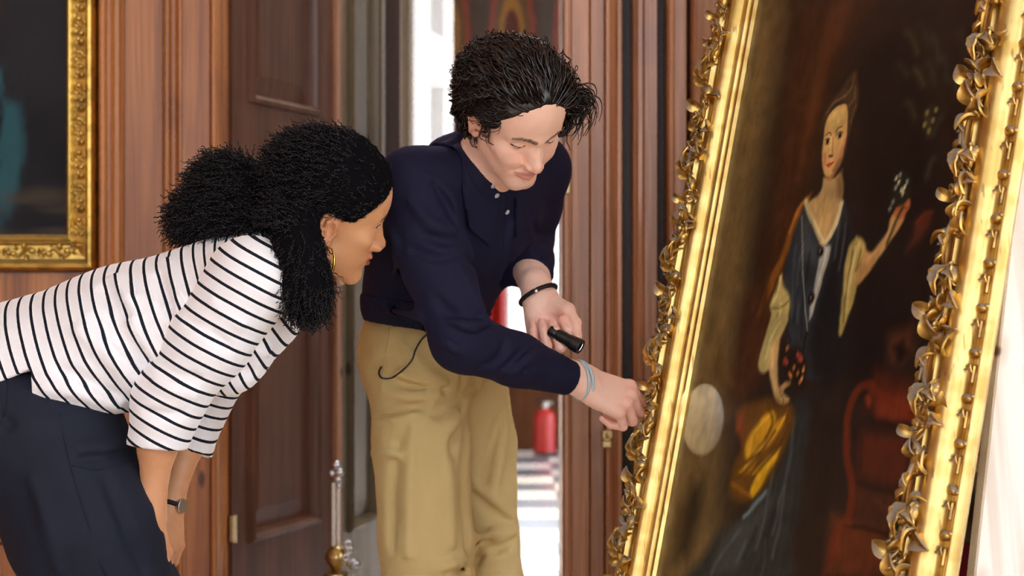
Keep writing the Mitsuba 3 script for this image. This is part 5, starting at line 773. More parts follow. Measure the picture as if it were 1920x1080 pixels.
FOLD_M = [('g', 0.0075, [(862, 448), (835, 452), (800, 440)]), ('g', 0.0063, [(858, 470), (825, 485), (775, 470)]), ('g', 0.0075, [(868, 440), (880, 480), (905, 540), (925, 585)]), ('r', 0.0112, [(858, 500), (890, 560), (905, 590)]),
          ('r', 0.0088, [(800, 330), (840, 370), (858, 420)]), ('g', 0.0063, [(815, 345), (845, 395), (862, 440)]), ('r', 0.0075, [(770, 380), (810, 420), (850, 430)]), ('g', 0.0063, [(840, 585), (870, 600), (900, 598)]),
          ('g', 0.0063, [(850, 610), (880, 625), (915, 615)]), ('r', 0.0088, [(845, 598), (880, 612), (915, 606)]), 
          ('r', 0.0088, [(675, 560), (720, 580), (790, 592)]), ('g', 0.0063, [(945, 690), (985, 660), (1000, 650)]), ('r', 0.0075, [(960, 700), (990, 672), (1005, 660)]), ('g', 0.0050, [(900, 690), (935, 672), (950, 640)]),
          ('r', 0.0088, [(960, 420), (945, 470), (935, 520)]), ('g', 0.0063, [(975, 420), (958, 470), (944, 530)]), ('g', 0.0050, [(1000, 420), (1010, 440), (1024, 445)]), ('g', 0.0050, [(990, 470), (1008, 480), (1024, 474)]),
          ('r', 0.0075, [(790, 620), (830, 640), (860, 660)]), ('g', 0.0063, [(820, 560), (835, 580), (850, 590)]), ('r', 0.0075, [(730, 420), (745, 470), (740, 520)])]
sw_fold = folds(sweater_base, FOLD_M, .016)
hem_n = unit([.15, 0, 1]); hem_o = P(742, 609, 3.3)
def sweater(p):
    d = sw_fold(p) - .0015 * (meshkit.fbm(p * [26, 26, 14], 2, 6) - .5) * 2
    arms = np.minimum(sleeve_r(p), sleeve_l(p)) - .012
    d = np.where(arms > 0, smax(d, -((p - hem_o) @ hem_n), .003), d)
    d = np.where((sleeve_r(p) < .02) & (p[:, 0] > ER[0]), smax(d, (p - CR) @ unit(CR - ER), .003), d)
    d = np.where((sleeve_l(p) < .02) & (p[:, 2] < SL[2] - .1), smax(d, (p - LC) @ unit(WL - EL + np.array([-.08, 0, 0])), .003), d)
    d = smax(d, -rcone(p, NB - neck_ax * .02, NB + neck_ax * .2, .0545, .0545), .004)
    return smax(d, -rcone(p, V0, V1, .030, .004), .004)
def skin_m(p):
    d = smin(head_m(p), rcone(p, MH(0, -.022, -.05), NB, .053, .057), .025)
    ch = np.maximum(torso_m(p) + .010, np.linalg.norm(p - NB, axis=1) - .135)
    d = smin(d, ch, .02)
    return smin(d, rcone(p, MH(.0, .03, -.075), NB + f_m * .02, .028, .03), .03)
CLOTH = {}
def knit(name, c, scale, amp, **k):
    pr(name + '_flat', c, k.pop('rough', .85), k.pop('spec', .2), sheen=k.pop('sheen', .35), **k)
pr('navy_knit', lin(21, 21, 46), .8, .25, sheen=.35, sheen_tint=.6)
MAN = tag('person', 'person with wavy dark hair in navy polo jumper and khaki trousers, pointing at the frame', 'person')
def colored(fn, lo, hi, h, colf):
    m = nets(fn, lo, hi, h); return m, colf(m.vertices)
def man_col(p): return head_color((p - MO) @ MR / MK, HEAD_M)
pieces_m = [colored(skin_m, np.minimum(MO - .17, NB - .15), np.maximum(MO + .19, NB + .12), .0019, man_col)]
# right hand: fist closing on the carving, seen from the back
RH_y = unit([.88, .22, -.38]); RH_z = np.array([.12, -.74, .66]); RH = basis(-np.cross(RH_y, RH_z), RH_y)
hk = 1.13
fn_r, fi_r, tp_r = hand_fn('r', ((38, 88, 40), (44, 92, 45), (48, 95, 48), (52, 92, 45)), [(.016, .020, -.012), (.036, .056, -.030), (.040, .088, -.046), (.030, .110, -.056)])
def flip(fn): return lambda q: fn(q * [-1, 1, 1])
def place_hand(fn, o, R, k, mirror):
    """mirror: the local x axis is turned over, so that the thumb's side is right for this hand."""
    return lambda p: fn((p - o) @ R / k) * k
RHt = np.column_stack([np.cross(RH_z, RH_y) / np.linalg.norm(np.cross(RH_z, RH_y)), RH_y, np.zeros(3)]); RHt[:, 2] = unit(RH_z - RH_y * (RH_z @ RH_y)); RHt[:, 0] = -np.cross(RHt[:, 1], RHt[:, 2])
WRo = P(1090, 712, 3.232)
hand_r = place_hand(fn_r, WRo, RHt, hk, False)
def arm_r(p): return smin(hand_r(p), rcone(p, CR - unit(CR - ER) * .06, WRo, .033, .0255), .02)
def hcol(o, R, k, fi, tp, base, flush): return lambda p: hand_color((p - o) @ R / k, base, flush, fi, tp)
HSK, HFL = lin(243, 200, 180), lin(222, 142, 124)
pieces_m.append(colored(arm_r, WRo - .15, WRo + .22, .0021, hcol(WRo, RHt, hk, fi_r, tp_r, HSK, HFL)))
# left hand: palm up, fingers closed on the torch, thumb along it
LH_y = unit([.26, -.36, -.88]); LH_z = np.array([.08, .86, -.45]); LHt = np.zeros((3, 3)); LHt[:, 1] = LH_y; LHt[:, 2] = unit(LH_z - LH_y * (LH_z @ LH_y)); LHt[:, 0] = np.cross(LHt[:, 1], LHt[:, 2])
WLo = P(1012, 558, 3.27)
fn_l, fi_l, tp_l = hand_fn('l', ((60, 88, 42), (64, 92, 46), (68, 94, 46), (70, 92, 46)), [(.018, .018, -.014), (.037, .049, -.034), (.043, .079, -.046), (.039, .107, -.053)], spread=(8, 2, -4, -10))
hand_l = place_hand(fn_l, WLo, LHt, 1.10, True)
def arm_l(p): return smin(hand_l(p), rcone(p, P(990, 490, 3.385), WLo, .040, .0275), .02)
pieces_m.append(colored(arm_l, WLo - .16, WLo + .16, .0021, hcol(WLo, LHt, 1.10, fi_l, tp_l, HSK, HFL)))
# the body under the clothes
HR, HL_ = P(775, 700, 3.40), P(872, 700, 3.52)
KR, KL, AR, AL = P(798, 1010, 3.36), P(914, 1010, 3.54), np.array([X(798, 3.41), 3.41, .10]), np.array([X(914, 3.585), 3.585, .10])
def core_m(p):
    d = chain(p, [NB, (SL + SR) / 2 - up_m * .1, P(822, 500, 3.34), PEL], [.05, .085, .085, .09], .05)
    for s in ([SR, ER, CR], [SL, EL, LC]): d = smin(d, chain(p, [NB - up_m * .03] + s, [.045, .045, .037, .028], .02), .03)
    for s in ([PEL, HR, KR, AR], [PEL, HL_, KL, AL]): d = smin(d, chain(p, s, [.07, .055, .035, .03], .03), .04)
    return d
m = nets(core_m, [-.45, 2.95, .02], [.2, 3.75, 1.5], .016); pieces_m.append((m, np.tile(HSK, (len(m.vertices), 1))))
bm, bc = joined(pieces_m); add('body', bm, 'skin', True, MAN, color=bc)
add('jumper', nets(sweater, [-.36, 2.9, .8], [.42, 3.72, 1.42], .0042), 'navy_knit', True, MAN)
def band(fn, lo, hi, h, **k): return nets(fn, lo, hi, h)
# ribbed hem and cuffs
def ribs(p, ang): return .0011 * np.cos(ang)
def hem(p):
    t = (p - hem_o) @ hem_n; a = np.arctan2(p[:, 1] - 3.41, p[:, 0] + .17) * 150
    return smax(sweater(p) - .002 - ribs(p, a), t - .05, .003)
add('ribbed_hem', nets(hem, [-.36, 3.2, .9], [.0, 3.62, 1.14], .0026), 'navy_knit', True, parent=MAN + '__jumper')
# collar
def collar(over, front, side, up_, c, r_in, fall, a0, a1, thick=.0045, rise=.0, drop=.045, n=54):
    A = np.radians(np.linspace(a0, a1, n)); V = []
    prof = [(0, -.024), (.001, .012), (.004, .024), (.011, .026), (.020, .016), (.033, -.010), (.046, -.034)]
    for a in A:
        dirn = math.cos(a) * front + math.sin(a) * side; fr = max(0, math.cos(a)) ** 2
        ext = 1 + .75 * np.exp(-(min(abs(a - A[0]), abs(a - A[-1])) / .26))
        for o, h in prof: V.append(c + dirn * (r_in + o * (1 + .1 * fr) * fall) + up_ * (h * (ext if h < 0 else 1) - drop * fr + rise * (1 - fr)))
    L = len(prof); V = np.array(V); i = np.arange(n * L).reshape(n, L)
    for _ in range(6):                                                  # lies on the jumper, never inside it
        d = over(V); e = 1e-3; gr = np.stack([over(V + e * np.eye(3)[q]) - over(V - e * np.eye(3)[q]) for q in range(3)], 1) / (2 * e); gr /= np.linalg.norm(gr, axis=1, keepdims=True) + 1e-9
        fall_ = np.tile(np.array([h < .02 and o > .008 for o, h in prof]), n); V = V + gr * np.where(fall_, np.clip(.0045 - d, 0, .01), 0)[:, None]
    q = np.stack([i[:-1, :-1], i[:-1, 1:], i[1:, 1:], i[1:, :-1]], -1).reshape(-1, 4)
    m = trimesh.Trimesh(V, np.vstack([q[:, [0, 1, 2]], q[:, [0, 2, 3]]]), process=False); nr = m.vertex_normals
    V2 = np.vstack([V + nr * thick / 2, V - nr * thick / 2]); F = np.vstack([q, q[:, ::-1] + n * L])
    for e in (i[0], i[-1][::-1], i[:, 0][::-1], i[:, -1]): F = np.vstack([F, np.stack([e[1:], e[:-1], e[:-1] + n * L, e[1:] + n * L], 1)])
    return trimesh.Trimesh(V2, np.vstack([F[:, [0, 1, 2]], F[:, [0, 2, 3]]]), process=False)
col_f = unit(f_m - neck_ax * (f_m @ neck_ax)); col_s = np.cross(neck_ax, col_f)
add('collar', collar(sweater, col_f, col_s, neck_ax, NB + neck_ax * .016, .0535, 1.25, 16, 344), 'navy_knit', 35, parent=MAN + '__jumper')
scene['pearl'] = {'type': 'principled', 'base_color': {'type': 'rgb', 'value': lin(196, 196, 204)}, 'roughness': .25, 'specular': .6}
for px, py in ((925, 349), (932, 367), (951, 398)):
    q = trace(sweater, px, py); 
    if q is not None: add('button', lathe([(0, -.001), (.0048, -.001), (.0052, .0008), (.004, .0018), (.0015, .0013), (0, .0013)], 18), 'pearl', 40, parent=MAN + '__jumper', to_world=frame3(q, s_m, up_m, f_m))
q0, q1 = trace(sweater, 951, 356), trace(sweater, 944, 470)
if q0 is not None and q1 is not None:
    qs = [trace(sweater, 951 - 7 * t, 356 + 114 * t) for t in np.linspace(0, 1, 9)]; qs = np.array([x for x in qs if x is not None])
    add('placket_edge', tubes(spline(qs, 24), np.full(24, .0014), 6), 'navy_knit', True, parent=MAN + '__jumper')
# trousers
pel_B = np.column_stack([unit([.5, .86, 0]), unit([.86, -.5, 0]), [0, 0, 1]])
def trousers_base(p):
    d = ell(p, P(803, 652, 3.44), (.158, .118, .155), pel_B)
    d = smin(d, ell(p, P(752, 668, 3.44), (.075, .07, .09)), .05)
    r = chain(p, [P(782, 690, 3.40), P(790, 830, 3.37), P(798, 1010, 3.35), P(805, 1120, 3.36), np.array([X(800, 3.4), 3.4, .06])], [.098, .094, .091, .093, .088], .02)
    l = chain(p, [P(868, 690, 3.50), P(896, 830, 3.53), P(914, 1010, 3.53), P(924, 1120, 3.55), np.array([X(915, 3.58), 3.58, .06])], [.088, .078, .064, .068, .075], .02)
    return smin(d, smin(r, l, .004), .025)
FOLD_T = [('g', .013, [(878, 765), (874, 850), (873, 950), (877, 1070)]), ('g', 0.0081, [(882, 735), (845, 755), (815, 775)]), ('r', 0.0108, [(880, 750), (850, 790), (830, 830)]), ('g', 0.0095, [(868, 700), (868, 790), (850, 830), (835, 860)]), ('r', 0.0095, [(760, 650), (800, 700), (830, 720)]),
          ('r', 0.0081, [(730, 690), (775, 712), (830, 716)]), ('g', 0.0068, [(725, 705), (775, 728), (830, 730)]), ('r', 0.0081, [(720, 735), (765, 745), (820, 738)]), ('g', 0.0068, [(705, 780), (745, 772), (790, 760)]),
          ('r', 0.0081, [(702, 795), (740, 790), (780, 780)]), ('r', 0.0135, [(820, 800), (838, 900), (845, 1020)]), ('r', 0.0121, [(775, 800), (770, 920), (768, 1040)]), ('g', 0.0081, [(745, 830), (735, 930), (735, 1030)]),
          ('g', 0.0095, [(935, 790), (920, 850), (905, 900)]), ('r', 0.0095, [(950, 770), (940, 850), (925, 920)]), ('g', 0.0081, [(890, 930), (920, 950), (955, 980)]), ('r', 0.0081, [(895, 915), (925, 935), (960, 965)]),
          ('g', 0.0095, [(885, 1040), (925, 1030), (965, 1015)]), ('r', 0.0108, [(890, 1010), (930, 1000), (965, 995)]), ('g', 0.0081, [(860, 1070), (890, 1055), (905, 1035)]), ('r', 0.0095, [(820, 1068), (860, 1052), (900, 1020)]),
          ('r', 0.0081, [(905, 660), (905, 690), (893, 730)]), ('g', 0.0054, [(915, 700), (930, 690), (945, 670)]), ('g', 0.0068, [(690, 700), (715, 690), (740, 688)]), ('r', 0.0081, [(700, 850), (725, 845), (750, 855)])]
tr_fold = folds(trousers_base, FOLD_T, .018)
def trousers(p):
    d = tr_fold(p) - .0035 * (meshkit.fbm(p * [16, 16, 9], 3, 12) - .5) * 2
    d = smax(d, p[:, 2] - (CAM_Z - .02), .004)
    return smax(d, .02 - p[:, 2], .003)
def khaki(p, n, uv):
    w = noise(p.x * 1500, p.y * 1500, p.z * 900); return mix(lin(180, 156, 102), lin(200, 175, 122), fbm(p.x * 9, p.y * 9, p.z * 9, 3) * .7 + w * .3)
pr('khaki', proc(khaki), .8, .2, sheen=.25)
add('trousers', nets(trousers, [-.36, 3.2, .0], [.08, 3.72, 1.08], .005), 'khaki', True, MAN)
def seam(fn, pts, r, name, mat, parent, n=30):
    q = np.array([x for x in (trace(fn, *xy) for xy in pts) if x is not None])
    if len(q) > 1: add(name, tubes(spline(q, n), np.full(n, r), 6), mat, True, parent)
seam(trousers, [(732, 606), (726, 640), (722, 675), (721, 700)], .0016, 'pocket_seam', 'khaki', MAN + '__trousers')
seam(trousers, [(901, 680), (905, 705), (896, 732), (884, 748)], .0018, 'fly_seam', 'khaki', MAN + '__trousers')
# shoes
pr('brown_leather', lin(70, 42, 26), .35, .5)
def shoe(c, yaw):
    R = euler(rz=yaw)
    return lambda p: smax(smin(ell(p, c + R @ [0, -.07, .045], (.046, .10, .045), R), ell(p, c + R @ [0, .04, .055], (.042, .07, .055), R), .03), -p[:, 2] + .002, .004)
for c, yaw in ((np.array([X(800, 3.4) + .03, 3.36, 0.0]), 50), (np.array([X(915, 3.58) + .03, 3.53, 0.0]), 45)):
    f = shoe(c, yaw); add('shoe', nets(f, c - [.16, .18, .01], c + [.16, .16, .13], .006), 'brown_leather', True, MAN)

# wristbands, torch, cable
def ring_around(c, axis, ra, rb, ref, n=40):
    axis = unit(axis); u = unit(np.asarray(ref) - axis * (np.asarray(ref) @ axis)); w = np.cross(axis, u); a = np.linspace(0, 2 * np.pi, n)
    return c + ra * np.cos(a)[:, None] * u + rb * np.sin(a)[:, None] * w
pr('grey_silicone', lin(176, 190, 196), .5, .4); pr('black_cord', lin(26, 20, 20), .6, .3)
wd_ = unit(WRo - CR)
for k, off in enumerate((-.006, .004)):
    c = WRo + wd_ * off - [0, 0, .001]; ax = unit(wd_ + np.array([.25, 0, .18 + .1 * k])); add('wristband', tubes(ring_around(c, ax, .0365, .0350, [0, 0, 1]), np.full(40, .0032), 8), 'grey_silicone', True, MAN)
wl_ = unit(WLo - P(990, 490, 3.385)); c = P(1009, 553, 3.266)
BR = add('bracelet', tubes(ring_around(c, np.array([.40, -.30, -.87]), .0385, .0345, [0, 0, 1]), np.full(40, .0042), 8, flat=1.0), 'black_cord', True, MAN)
q = P(1005, 546, c[1] - .036); add('bead', ico(2), 'chrome', True, parent=BR, to_world=T().translate(q.tolist()).scale(.0052))
pr('torch_black', lin(16, 16, 18), .3, .5, clearcoat=.4)
TO, TD = P(1043, 626, 3.185), unit(P(1089, 651, 3.165) - P(1043, 626, 3.185))
TM = frame3(TO, *(lambda x: (x, np.cross(TD, x), TD))(unit(np.cross([0, 1, 0], TD))))
TCH = tag('torch', 'small black pocket torch in the left hand of the person in navy', 'torch')
add('barrel', lathe([(0, -.014), (.0105, -.014), (.0115, -.010), (.0115, -.002), (.0108, 0), (.0108, .004), (.0118, .006), (.0118, .026), (.0132, .034), (.0142, .040), (.0142, .0545), (.0125, .0555), (.0112, .0545), (.0112, .052), (0, .052)], 32), 'torch_black', 35, TCH, TM)
scene['torch_glow'] = {'type': 'diffuse', 'reflectance': {'type': 'rgb', 'value': .8}}
add('lens', {**mikit.ply(lathe([(0, .0535), (.007, .0533), (.0111, .0525), (.0111, .0515), (0, .0515)], 28), 'torch_glow', True), 'emitter': {'type': 'area', 'radiance': {'type': 'rgb', 'value': [.35, .36, .38]}}}, None, parent=TCH, to_world=TM)
lensp = TO + TD * .056
add('pocket_clip', cbox(-.003, .003, .0112, .0142, -.012, .022, .001), 'steel_satin', parent=TCH, to_world=TM)
SPT = on_canvas(.048, -.244)
scene['torch_light'] = {'type': 'spot', 'to_world': T().look_at(origin=lensp.tolist(), target=SPT.tolist(), up=[0, 0, 1]), 'cutoff_angle': 14.0, 'beam_width': 12.6, 'intensity': {'type': 'rgb', 'value': [.0080, .0092, .0120]}}
cq_ = [trace(trousers, *xy) for xy in ((716, 687), (711, 697), (716, 708), (735, 708), (755, 694), (772, 676), (780, 655), (793, 634), (812, 621))]
cq_ = np.array([x + [0, -.0075, 0] for x in cq_ if x is not None])
tag(add('cable', tubes(spline(cq_, 60), np.full(60, .0017), 6), 'torch_black', True), 'thin black cable looping from under the navy jumper over the khaki trousers', 'cable')

# ------------------------------------------------------------------ hair of the man: swept back waves, loose curls at the ends
def grow(root, normal, flow, grav, skull, n, step, layer, wob, wl, hang, g, lift=1.0):
    """Locks from roots on the head (k, 3): they leave along the normal, follow the flow over the head and hang at the ends."""
    k = len(root); p = root.copy(); out = [p.copy()]; ph = 12.0 * np.stack([meshkit.noise(root * 30, 5), meshkit.noise(root * 30, 6)], 1) + g.normal(0, .35, (k, 2)); d = normal.copy()
    for i in range(1, n):
        t = i / (n - 1); s = step * i
        want = normal * max(0, 1 - 4 * t) * np.broadcast_to(lift, k)[:, None] + flow * (1 - hang[:, None] * t) + grav * (hang * t * 1.5)[:, None]
        gr = p - np.array([0, -.005, .02]); gr /= np.linalg.norm(gr, axis=1, keepdims=True); dist = skull(p)
        out_ = (want * gr).sum(1); want = want - gr * (np.maximum(out_, 0) * min(1, 3 * t) + np.clip((dist - layer) * 45, -.5, 1.2) * min(1, 3 * t) * (1 - .6 * hang * t))[:, None]
        d = d * .45 + want * .55; d /= np.linalg.norm(d, axis=1, keepdims=True) + 1e-9
        p = p + d * step[:, None]
        dist = skull(p); need_ = layer * np.minimum(1, .25 + 3 * t) - dist
        gr = p - np.array([0, -.005, .02]); gr /= np.linalg.norm(gr, axis=1, keepdims=True); p = p + gr * np.maximum(need_, 0)[:, None]
        out.append(p.copy())
    path = np.stack(out, 1); tg = np.gradient(path, axis=1); tg /= np.linalg.norm(tg, axis=2, keepdims=True) + 1e-9
    u = np.cross(tg, normal[:, None]); u /= np.linalg.norm(u, axis=2, keepdims=True) + 1e-9; w = np.cross(tg, u)
    t = np.linspace(0, 1, n)[None]; L = t * (step * (n - 1))[:, None]
    amp = wob[:, None] * np.minimum(1, .15 + 1.6 * t); a = 2 * np.pi * L / wl[:, None] + ph[:, :1]
    return path + u * (amp * np.cos(a))[..., None] + w * (amp * .7 * np.sin(a))[..., None]
def head_shell(q): return ell(q, (0, -.005, .030), (.077, .100, .088))
def scalp(k, g, keep):
    v = g.normal(size=(k * 6, 3)); v /= np.linalg.norm(v, axis=1, keepdims=True); p = np.array([0, -.005, .030]) + v * [.077, .100, .088]
    on = keep(p); p = p[on][:k]; n_ = (p - [0, -.005, .030]) / np.array([.077, .100, .088]) ** 2
    return p, n_ / np.linalg.norm(n_, axis=1, keepdims=True)
def hair_m_keep(p):
    h = p @ np.array([0, -.75, .66]); side = (np.abs(p[:, 0]) > .060) & (p[:, 1] > -.030) & (p[:, 2] < -.004)
    return (h > -.007 - .016 * np.abs(p[:, 0]) / .07) & (p[:, 2] > -.072) & ~side & ~((p[:, 2] < -.01) & (p[:, 1] > -.02))
def hair_color(c0, c1):
    def fn(p, n, uv): return mix(c0, c1, smoothstep(.35, .75, fbm(p.x * 130, p.y * 130, p.z * 130, 2)))
    return proc(fn)
pr('hair_dark', hair_color(lin(18, 14, 15), lin(44, 32, 30)), .26, .6)
def mhair(g):
    gl = MR.T @ np.array([0, 0, -1.0]); allp, allr = [], []
    def nz(r, f, sd): return np.stack([meshkit.noise(r * f, sd + i) - .5 for i in range(3)], 1)
    n = 21
    r, nrm = scalp(2100, g, hair_m_keep); k = len(r); x, y, z = r.T
    top = np.clip((z - .03) / .06, 0, 1); sx = np.tanh((x + .012) * 60); front = np.clip((y - .02) / .06, 0, 1) * top
    flow = np.column_stack([sx * (.50 * top + .10), -.85 * top - .40 - .25 * front, -.10 * top - .80 * (1 - top) + .25 * front]) + .75 * nz(r, 26, 40) + g.normal(0, .05, (k, 3)); flow /= np.linalg.norm(flow, axis=1, keepdims=True)
    L = g.uniform(.11, .17, k) * (1 - .3 * (z < 0)) * np.where((np.abs(x) > .055) & (y > -.02) & (z < .04), .55, 1); lay = (.006 + .016 * g.random(k) ** 1.5) * (1 + .9 * (1 - top)) + .006 * front; near = (x > .045) & (y > -.020) & (z < .075); lay = lay * np.where(near, .30, 1); L = L * np.where(near, .7, 1)
    L = L * (1 + .25 * (1 - top)); p = grow(r, nrm, flow, np.tile(gl, (k, 1)), head_shell, n, L / (n - 1), lay, .0034 + .0060 * (1 - top) + .002 * g.random(k), .052 + .026 * g.random(k), (.05 + .45 * (1 - top)) * g.random(k), g, .35 + .5 * front)
    rad = g.uniform(.0014, .0036, k)[:, None] * np.concatenate([np.linspace(.8, 1, 6), np.linspace(1, .2, n - 6)])[None]; allp.append(p); allr.append(rad)
    # looser locks whose ends curl, at the sides and behind
    r, nrm = scalp(1300, g, lambda q: hair_m_keep(q) & (q[:, 2] < .085) & ~((q[:, 1] > .045) & (np.abs(q[:, 0]) < .05))); k = len(r); x, y, z = r.T; top = np.clip((z - .02) / .07, 0, 1); sx = np.tanh((x + .012) * 60)
    flow = np.column_stack([sx * .30, -.45 * top - .45, -.2 * top - .75 * (1 - top)]) + .9 * nz(r, 30, 60) + g.normal(0, .08, (k, 3)); flow /= np.linalg.norm(flow, axis=1, keepdims=True)
    near = (x > .045) & (y > -.020) & (z < .075); L = g.uniform(.08, .15, k) * np.where(near, .55, 1); p = grow(r, nrm, flow, np.tile(gl, (k, 1)), head_shell, n, L / (n - 1), g.uniform(.016, .040, k) * np.where(near, .3, 1), .006 + .007 * g.random(k), g.uniform(.030, .046, k), g.uniform(.1, .7, k), g, .9)
    allp.append(p); allr.append(g.uniform(.0007, .0019, k)[:, None] * np.linspace(1, .3, n)[None])
    r, nrm = scalp(260, g, hair_m_keep); k = len(r); flow = np.column_stack([np.tanh(r[:, 0] * 50) * .5, -.6 + 0 * r[:, 0], -.2 + 0 * r[:, 0]]) + 1.0 * nz(r, 20, 80)
    p = grow(r, nrm, flow / np.linalg.norm(flow, axis=1, keepdims=True), np.tile(gl, (k, 1)), head_shell, n, g.uniform(.08, .13, k) / (n - 1), g.uniform(.014, .032, k), g.uniform(.003, .007, k), g.uniform(.03, .05, k), g.uniform(0, .4, k), g, .8)
    allp.append(p); allr.append(np.full((k, 1), .0006) * np.linspace(1, .5, n)[None])
    # loose curls falling forward at his left temple, a wisp before the right ear
    base = []
    for i in range(64):
        s = g.uniform(0, 1); q0 = np.array([-.058 - .016 * s, .035 - .05 * s + g.normal(0, .006), .052 - .03 * s + g.normal(0, .008)])
        end = q0 + np.array([-.040 - .035 * g.random(), .015 + .04 * g.random(), -.01 - .075 * g.random()]); mid = (q0 + end) / 2 + np.array([-.026, .0, .022])
        c = spline([q0, mid, end], n); t = np.linspace(0, 1, n); a = g.uniform(0, 6.28) + t * g.uniform(7, 11); amp = .003 + .008 * t
        base.append(c + np.stack([amp * np.cos(a), 0 * a, amp * np.sin(a)], 1))
    for q0, q1, q2, amp0 in (((-.072, .040, .03), (-.088, .062, -.02), (-.084, .085, -.040), .004), ((.072, .026, .02), (.074, .044, -.012), (.066, .062, -.030), .005), ((.074, .016, .01), (.080, .024, -.02), (.074, .040, -.035), .004)):
        c = spline([q0, q1, q2], n); t = np.linspace(0, 1, n); base.append(c + np.stack([amp0 * t * np.cos(t * 9), 0 * t, amp0 * t * np.sin(t * 9)], 1))
    allp.append(np.array(base)); allr.append(np.tile(np.linspace(.0021, .0007, n), (len(base), 1)))
    P_, R_ = np.concatenate(allp), np.concatenate(allr); ear = np.linalg.norm((P_ - [.084, .000, -.022]) / [1, .85, 1.2], axis=2).min(1) > .019
    ear &= ~((P_[..., 0] > .066) & (np.hypot((P_[..., 1] + .000) / .85, (P_[..., 2] + .024) / 1.2) < .019)).any(1)
    return tubes(MO + (P_[ear] * MK) @ MR.T, R_[ear] * MK, 4)
def mcap(p):
    q = (p - MO) @ MR / MK; d = head_shell(q) - .010 - .006 * (meshkit.fbm(q * [50, 30, 50], 2, 4) - .5)
    h = q @ np.array([0, -.75, .66]); d = smax(d, -.005 - .015 * np.abs(q[:, 0]) / .07 - h, .006); d = smax(d, -.068 - q[:, 2], .01)
    d = smax(d, -ball(q, (.084, .0, -.022), .026), .004)
    return smax(d, -smax(.062 - np.abs(q[:, 0]), np.maximum(q[:, 2] + .002, -.026 - q[:, 1]), .006), .006) * MK
hm = nets(mcap, MO - .15, MO + .16, .003)
add('hair', cat_([hm, mhair(np.random.default_rng(21))]), 'hair_dark', True, MAN)

# ------------------------------------------------------------------ the woman
WO, WK = np.array([-.3213, 2.98, 1.2127]), 1.003
WR_ = np.column_stack([unit([.299, -.889, -.348]), unit([.882, .396, -.254]), unit([.363, -.231, .903])])
def WH(x, y, z): return WO + WR_ @ (np.array([x, y, z]) * WK)
head_w = in_head(head_fn(HEAD_W), WO, WR_, WK)
WNB = P(530, 492, 2.99)
WSR, WSL = P(470, 528, 2.865), P(500, 548, 3.13)
WER, WWR = P(316, 748, 2.87), P(284, 962, 2.90)
WEL, WWL = P(372, 760, 3.17), P(318, 945, 3.10)
W0, W1 = P(35, 705, 2.99), P(425, 570, 2.99)
wax = unit(W1 - W0); wfr = unit(np.array([wax[2], 0, -wax[0]]))        # along the back, towards the belly
def flat_y(p, c, k): q = p.copy(); q[:, 1] = c + (q[:, 1] - c) * k; return q
def torso_w(p):
    q = flat_y(p, 2.99, .80)
    d = rcone(q, W0, W0 * .5 + W1 * .5, .132, .122); d = smin(d, rcone(q, W0 * .5 + W1 * .5, W1, .122, .120), .04)
    d = smin(d, ell(p, P(425, 655, 2.92), (.075, .062, .080)), .05); d = smin(d, ell(p, P(425, 655, 3.06), (.075, .062, .080)), .05)
    d = smin(d, ell(p, P(500, 560, 2.99), (.07, .13, .075)), .05)
    d = smin(d, rcone(p, WNB - wax * .02, WSR, .062, .062), .05); d = smin(d, rcone(p, WNB - wax * .02, WSL, .062, .062), .05)
    return smin(d, ell(p, P(150, 705, 2.99), (.12, .15, .09)), .05)
WC = P(294, 838, 2.875)
def wsleeve(p): return chain(p, [WSR, WSR * .5 + WER * .5, WER, WC + (WC - WER) * .3], [.078, .066, .056, .050], .03)
WCL = P(352, 850, 3.15)
def wsleeve_l(p): return chain(p, [WSL, WSL * .5 + WEL * .5, WEL, WCL + (WCL - WEL) * .3], [.074, .062, .050, .044], .03)
FOLD_WT = [('r', 0.0117, [(190, 490), (215, 520), (240, 560)]), ('g', 0.0104, [(172, 505), (195, 540), (225, 590)]), ('r', 0.0104, [(290, 445), (310, 490), (340, 560)]), ('g', 0.0091, [(270, 460), (295, 520), (330, 600)]),
           ('g', 0.0104, [(180, 600), (240, 650), (300, 700)]), ('r', 0.0117, [(150, 620), (220, 680), (260, 740)]), ('r', 0.0104, [(250, 600), (290, 660), (320, 700)]), ('g', 0.0091, [(110, 690), (160, 720), (220, 745)]),
           ('r', 0.0091, [(90, 730), (150, 735), (215, 760)]), ('r', 0.0104, [(340, 560), (330, 640), (300, 700)]), ('g', 0.0091, [(470, 700), (440, 690), (410, 700)]), ('r', 0.0091, [(500, 660), (460, 650), (430, 660)])]
wt_fold = folds(torso_w, FOLD_WT, .02)
def hem_cut(p): return np.maximum(-((p - P(40, 706, 2.9)) @ unit([.93, 0, .30])), -((p - P(150, 783, 2.9)) @ unit([.06, 0, 1.0])))
def shirt(p):
    d = wt_fold(p) - .003 * (meshkit.fbm(p * 14, 3, 31) - .5) * 2
    lo = smax(-((p - P(76, 730, 2.9)) @ unit([-.45, 0, 1.0])), -((p - P(160, 783, 2.9)) @ unit([.10, 0, 1.0])), .001)
    d = smax(d, np.minimum(np.where(p[:, 0] < P(78, 0, 2.9)[0], -((p - P(38, 706, 2.9)) @ unit([-.42, 0, 1])), 9.0), np.where(p[:, 0] >= P(78, 0, 2.9)[0], -((p - P(160, 783, 2.9)) @ unit([-.10, 0, 1.0])), 9.0)), .003)
    return smax(d, -rcone(p, WNB - wax * .02 + [0, 0, .0], WNB + unit(WH(0, -.02, -.05) - WNB) * .2, .058, .058), .004)
def sleeve_fold(fn, lines): return folds(fn, lines, .014)
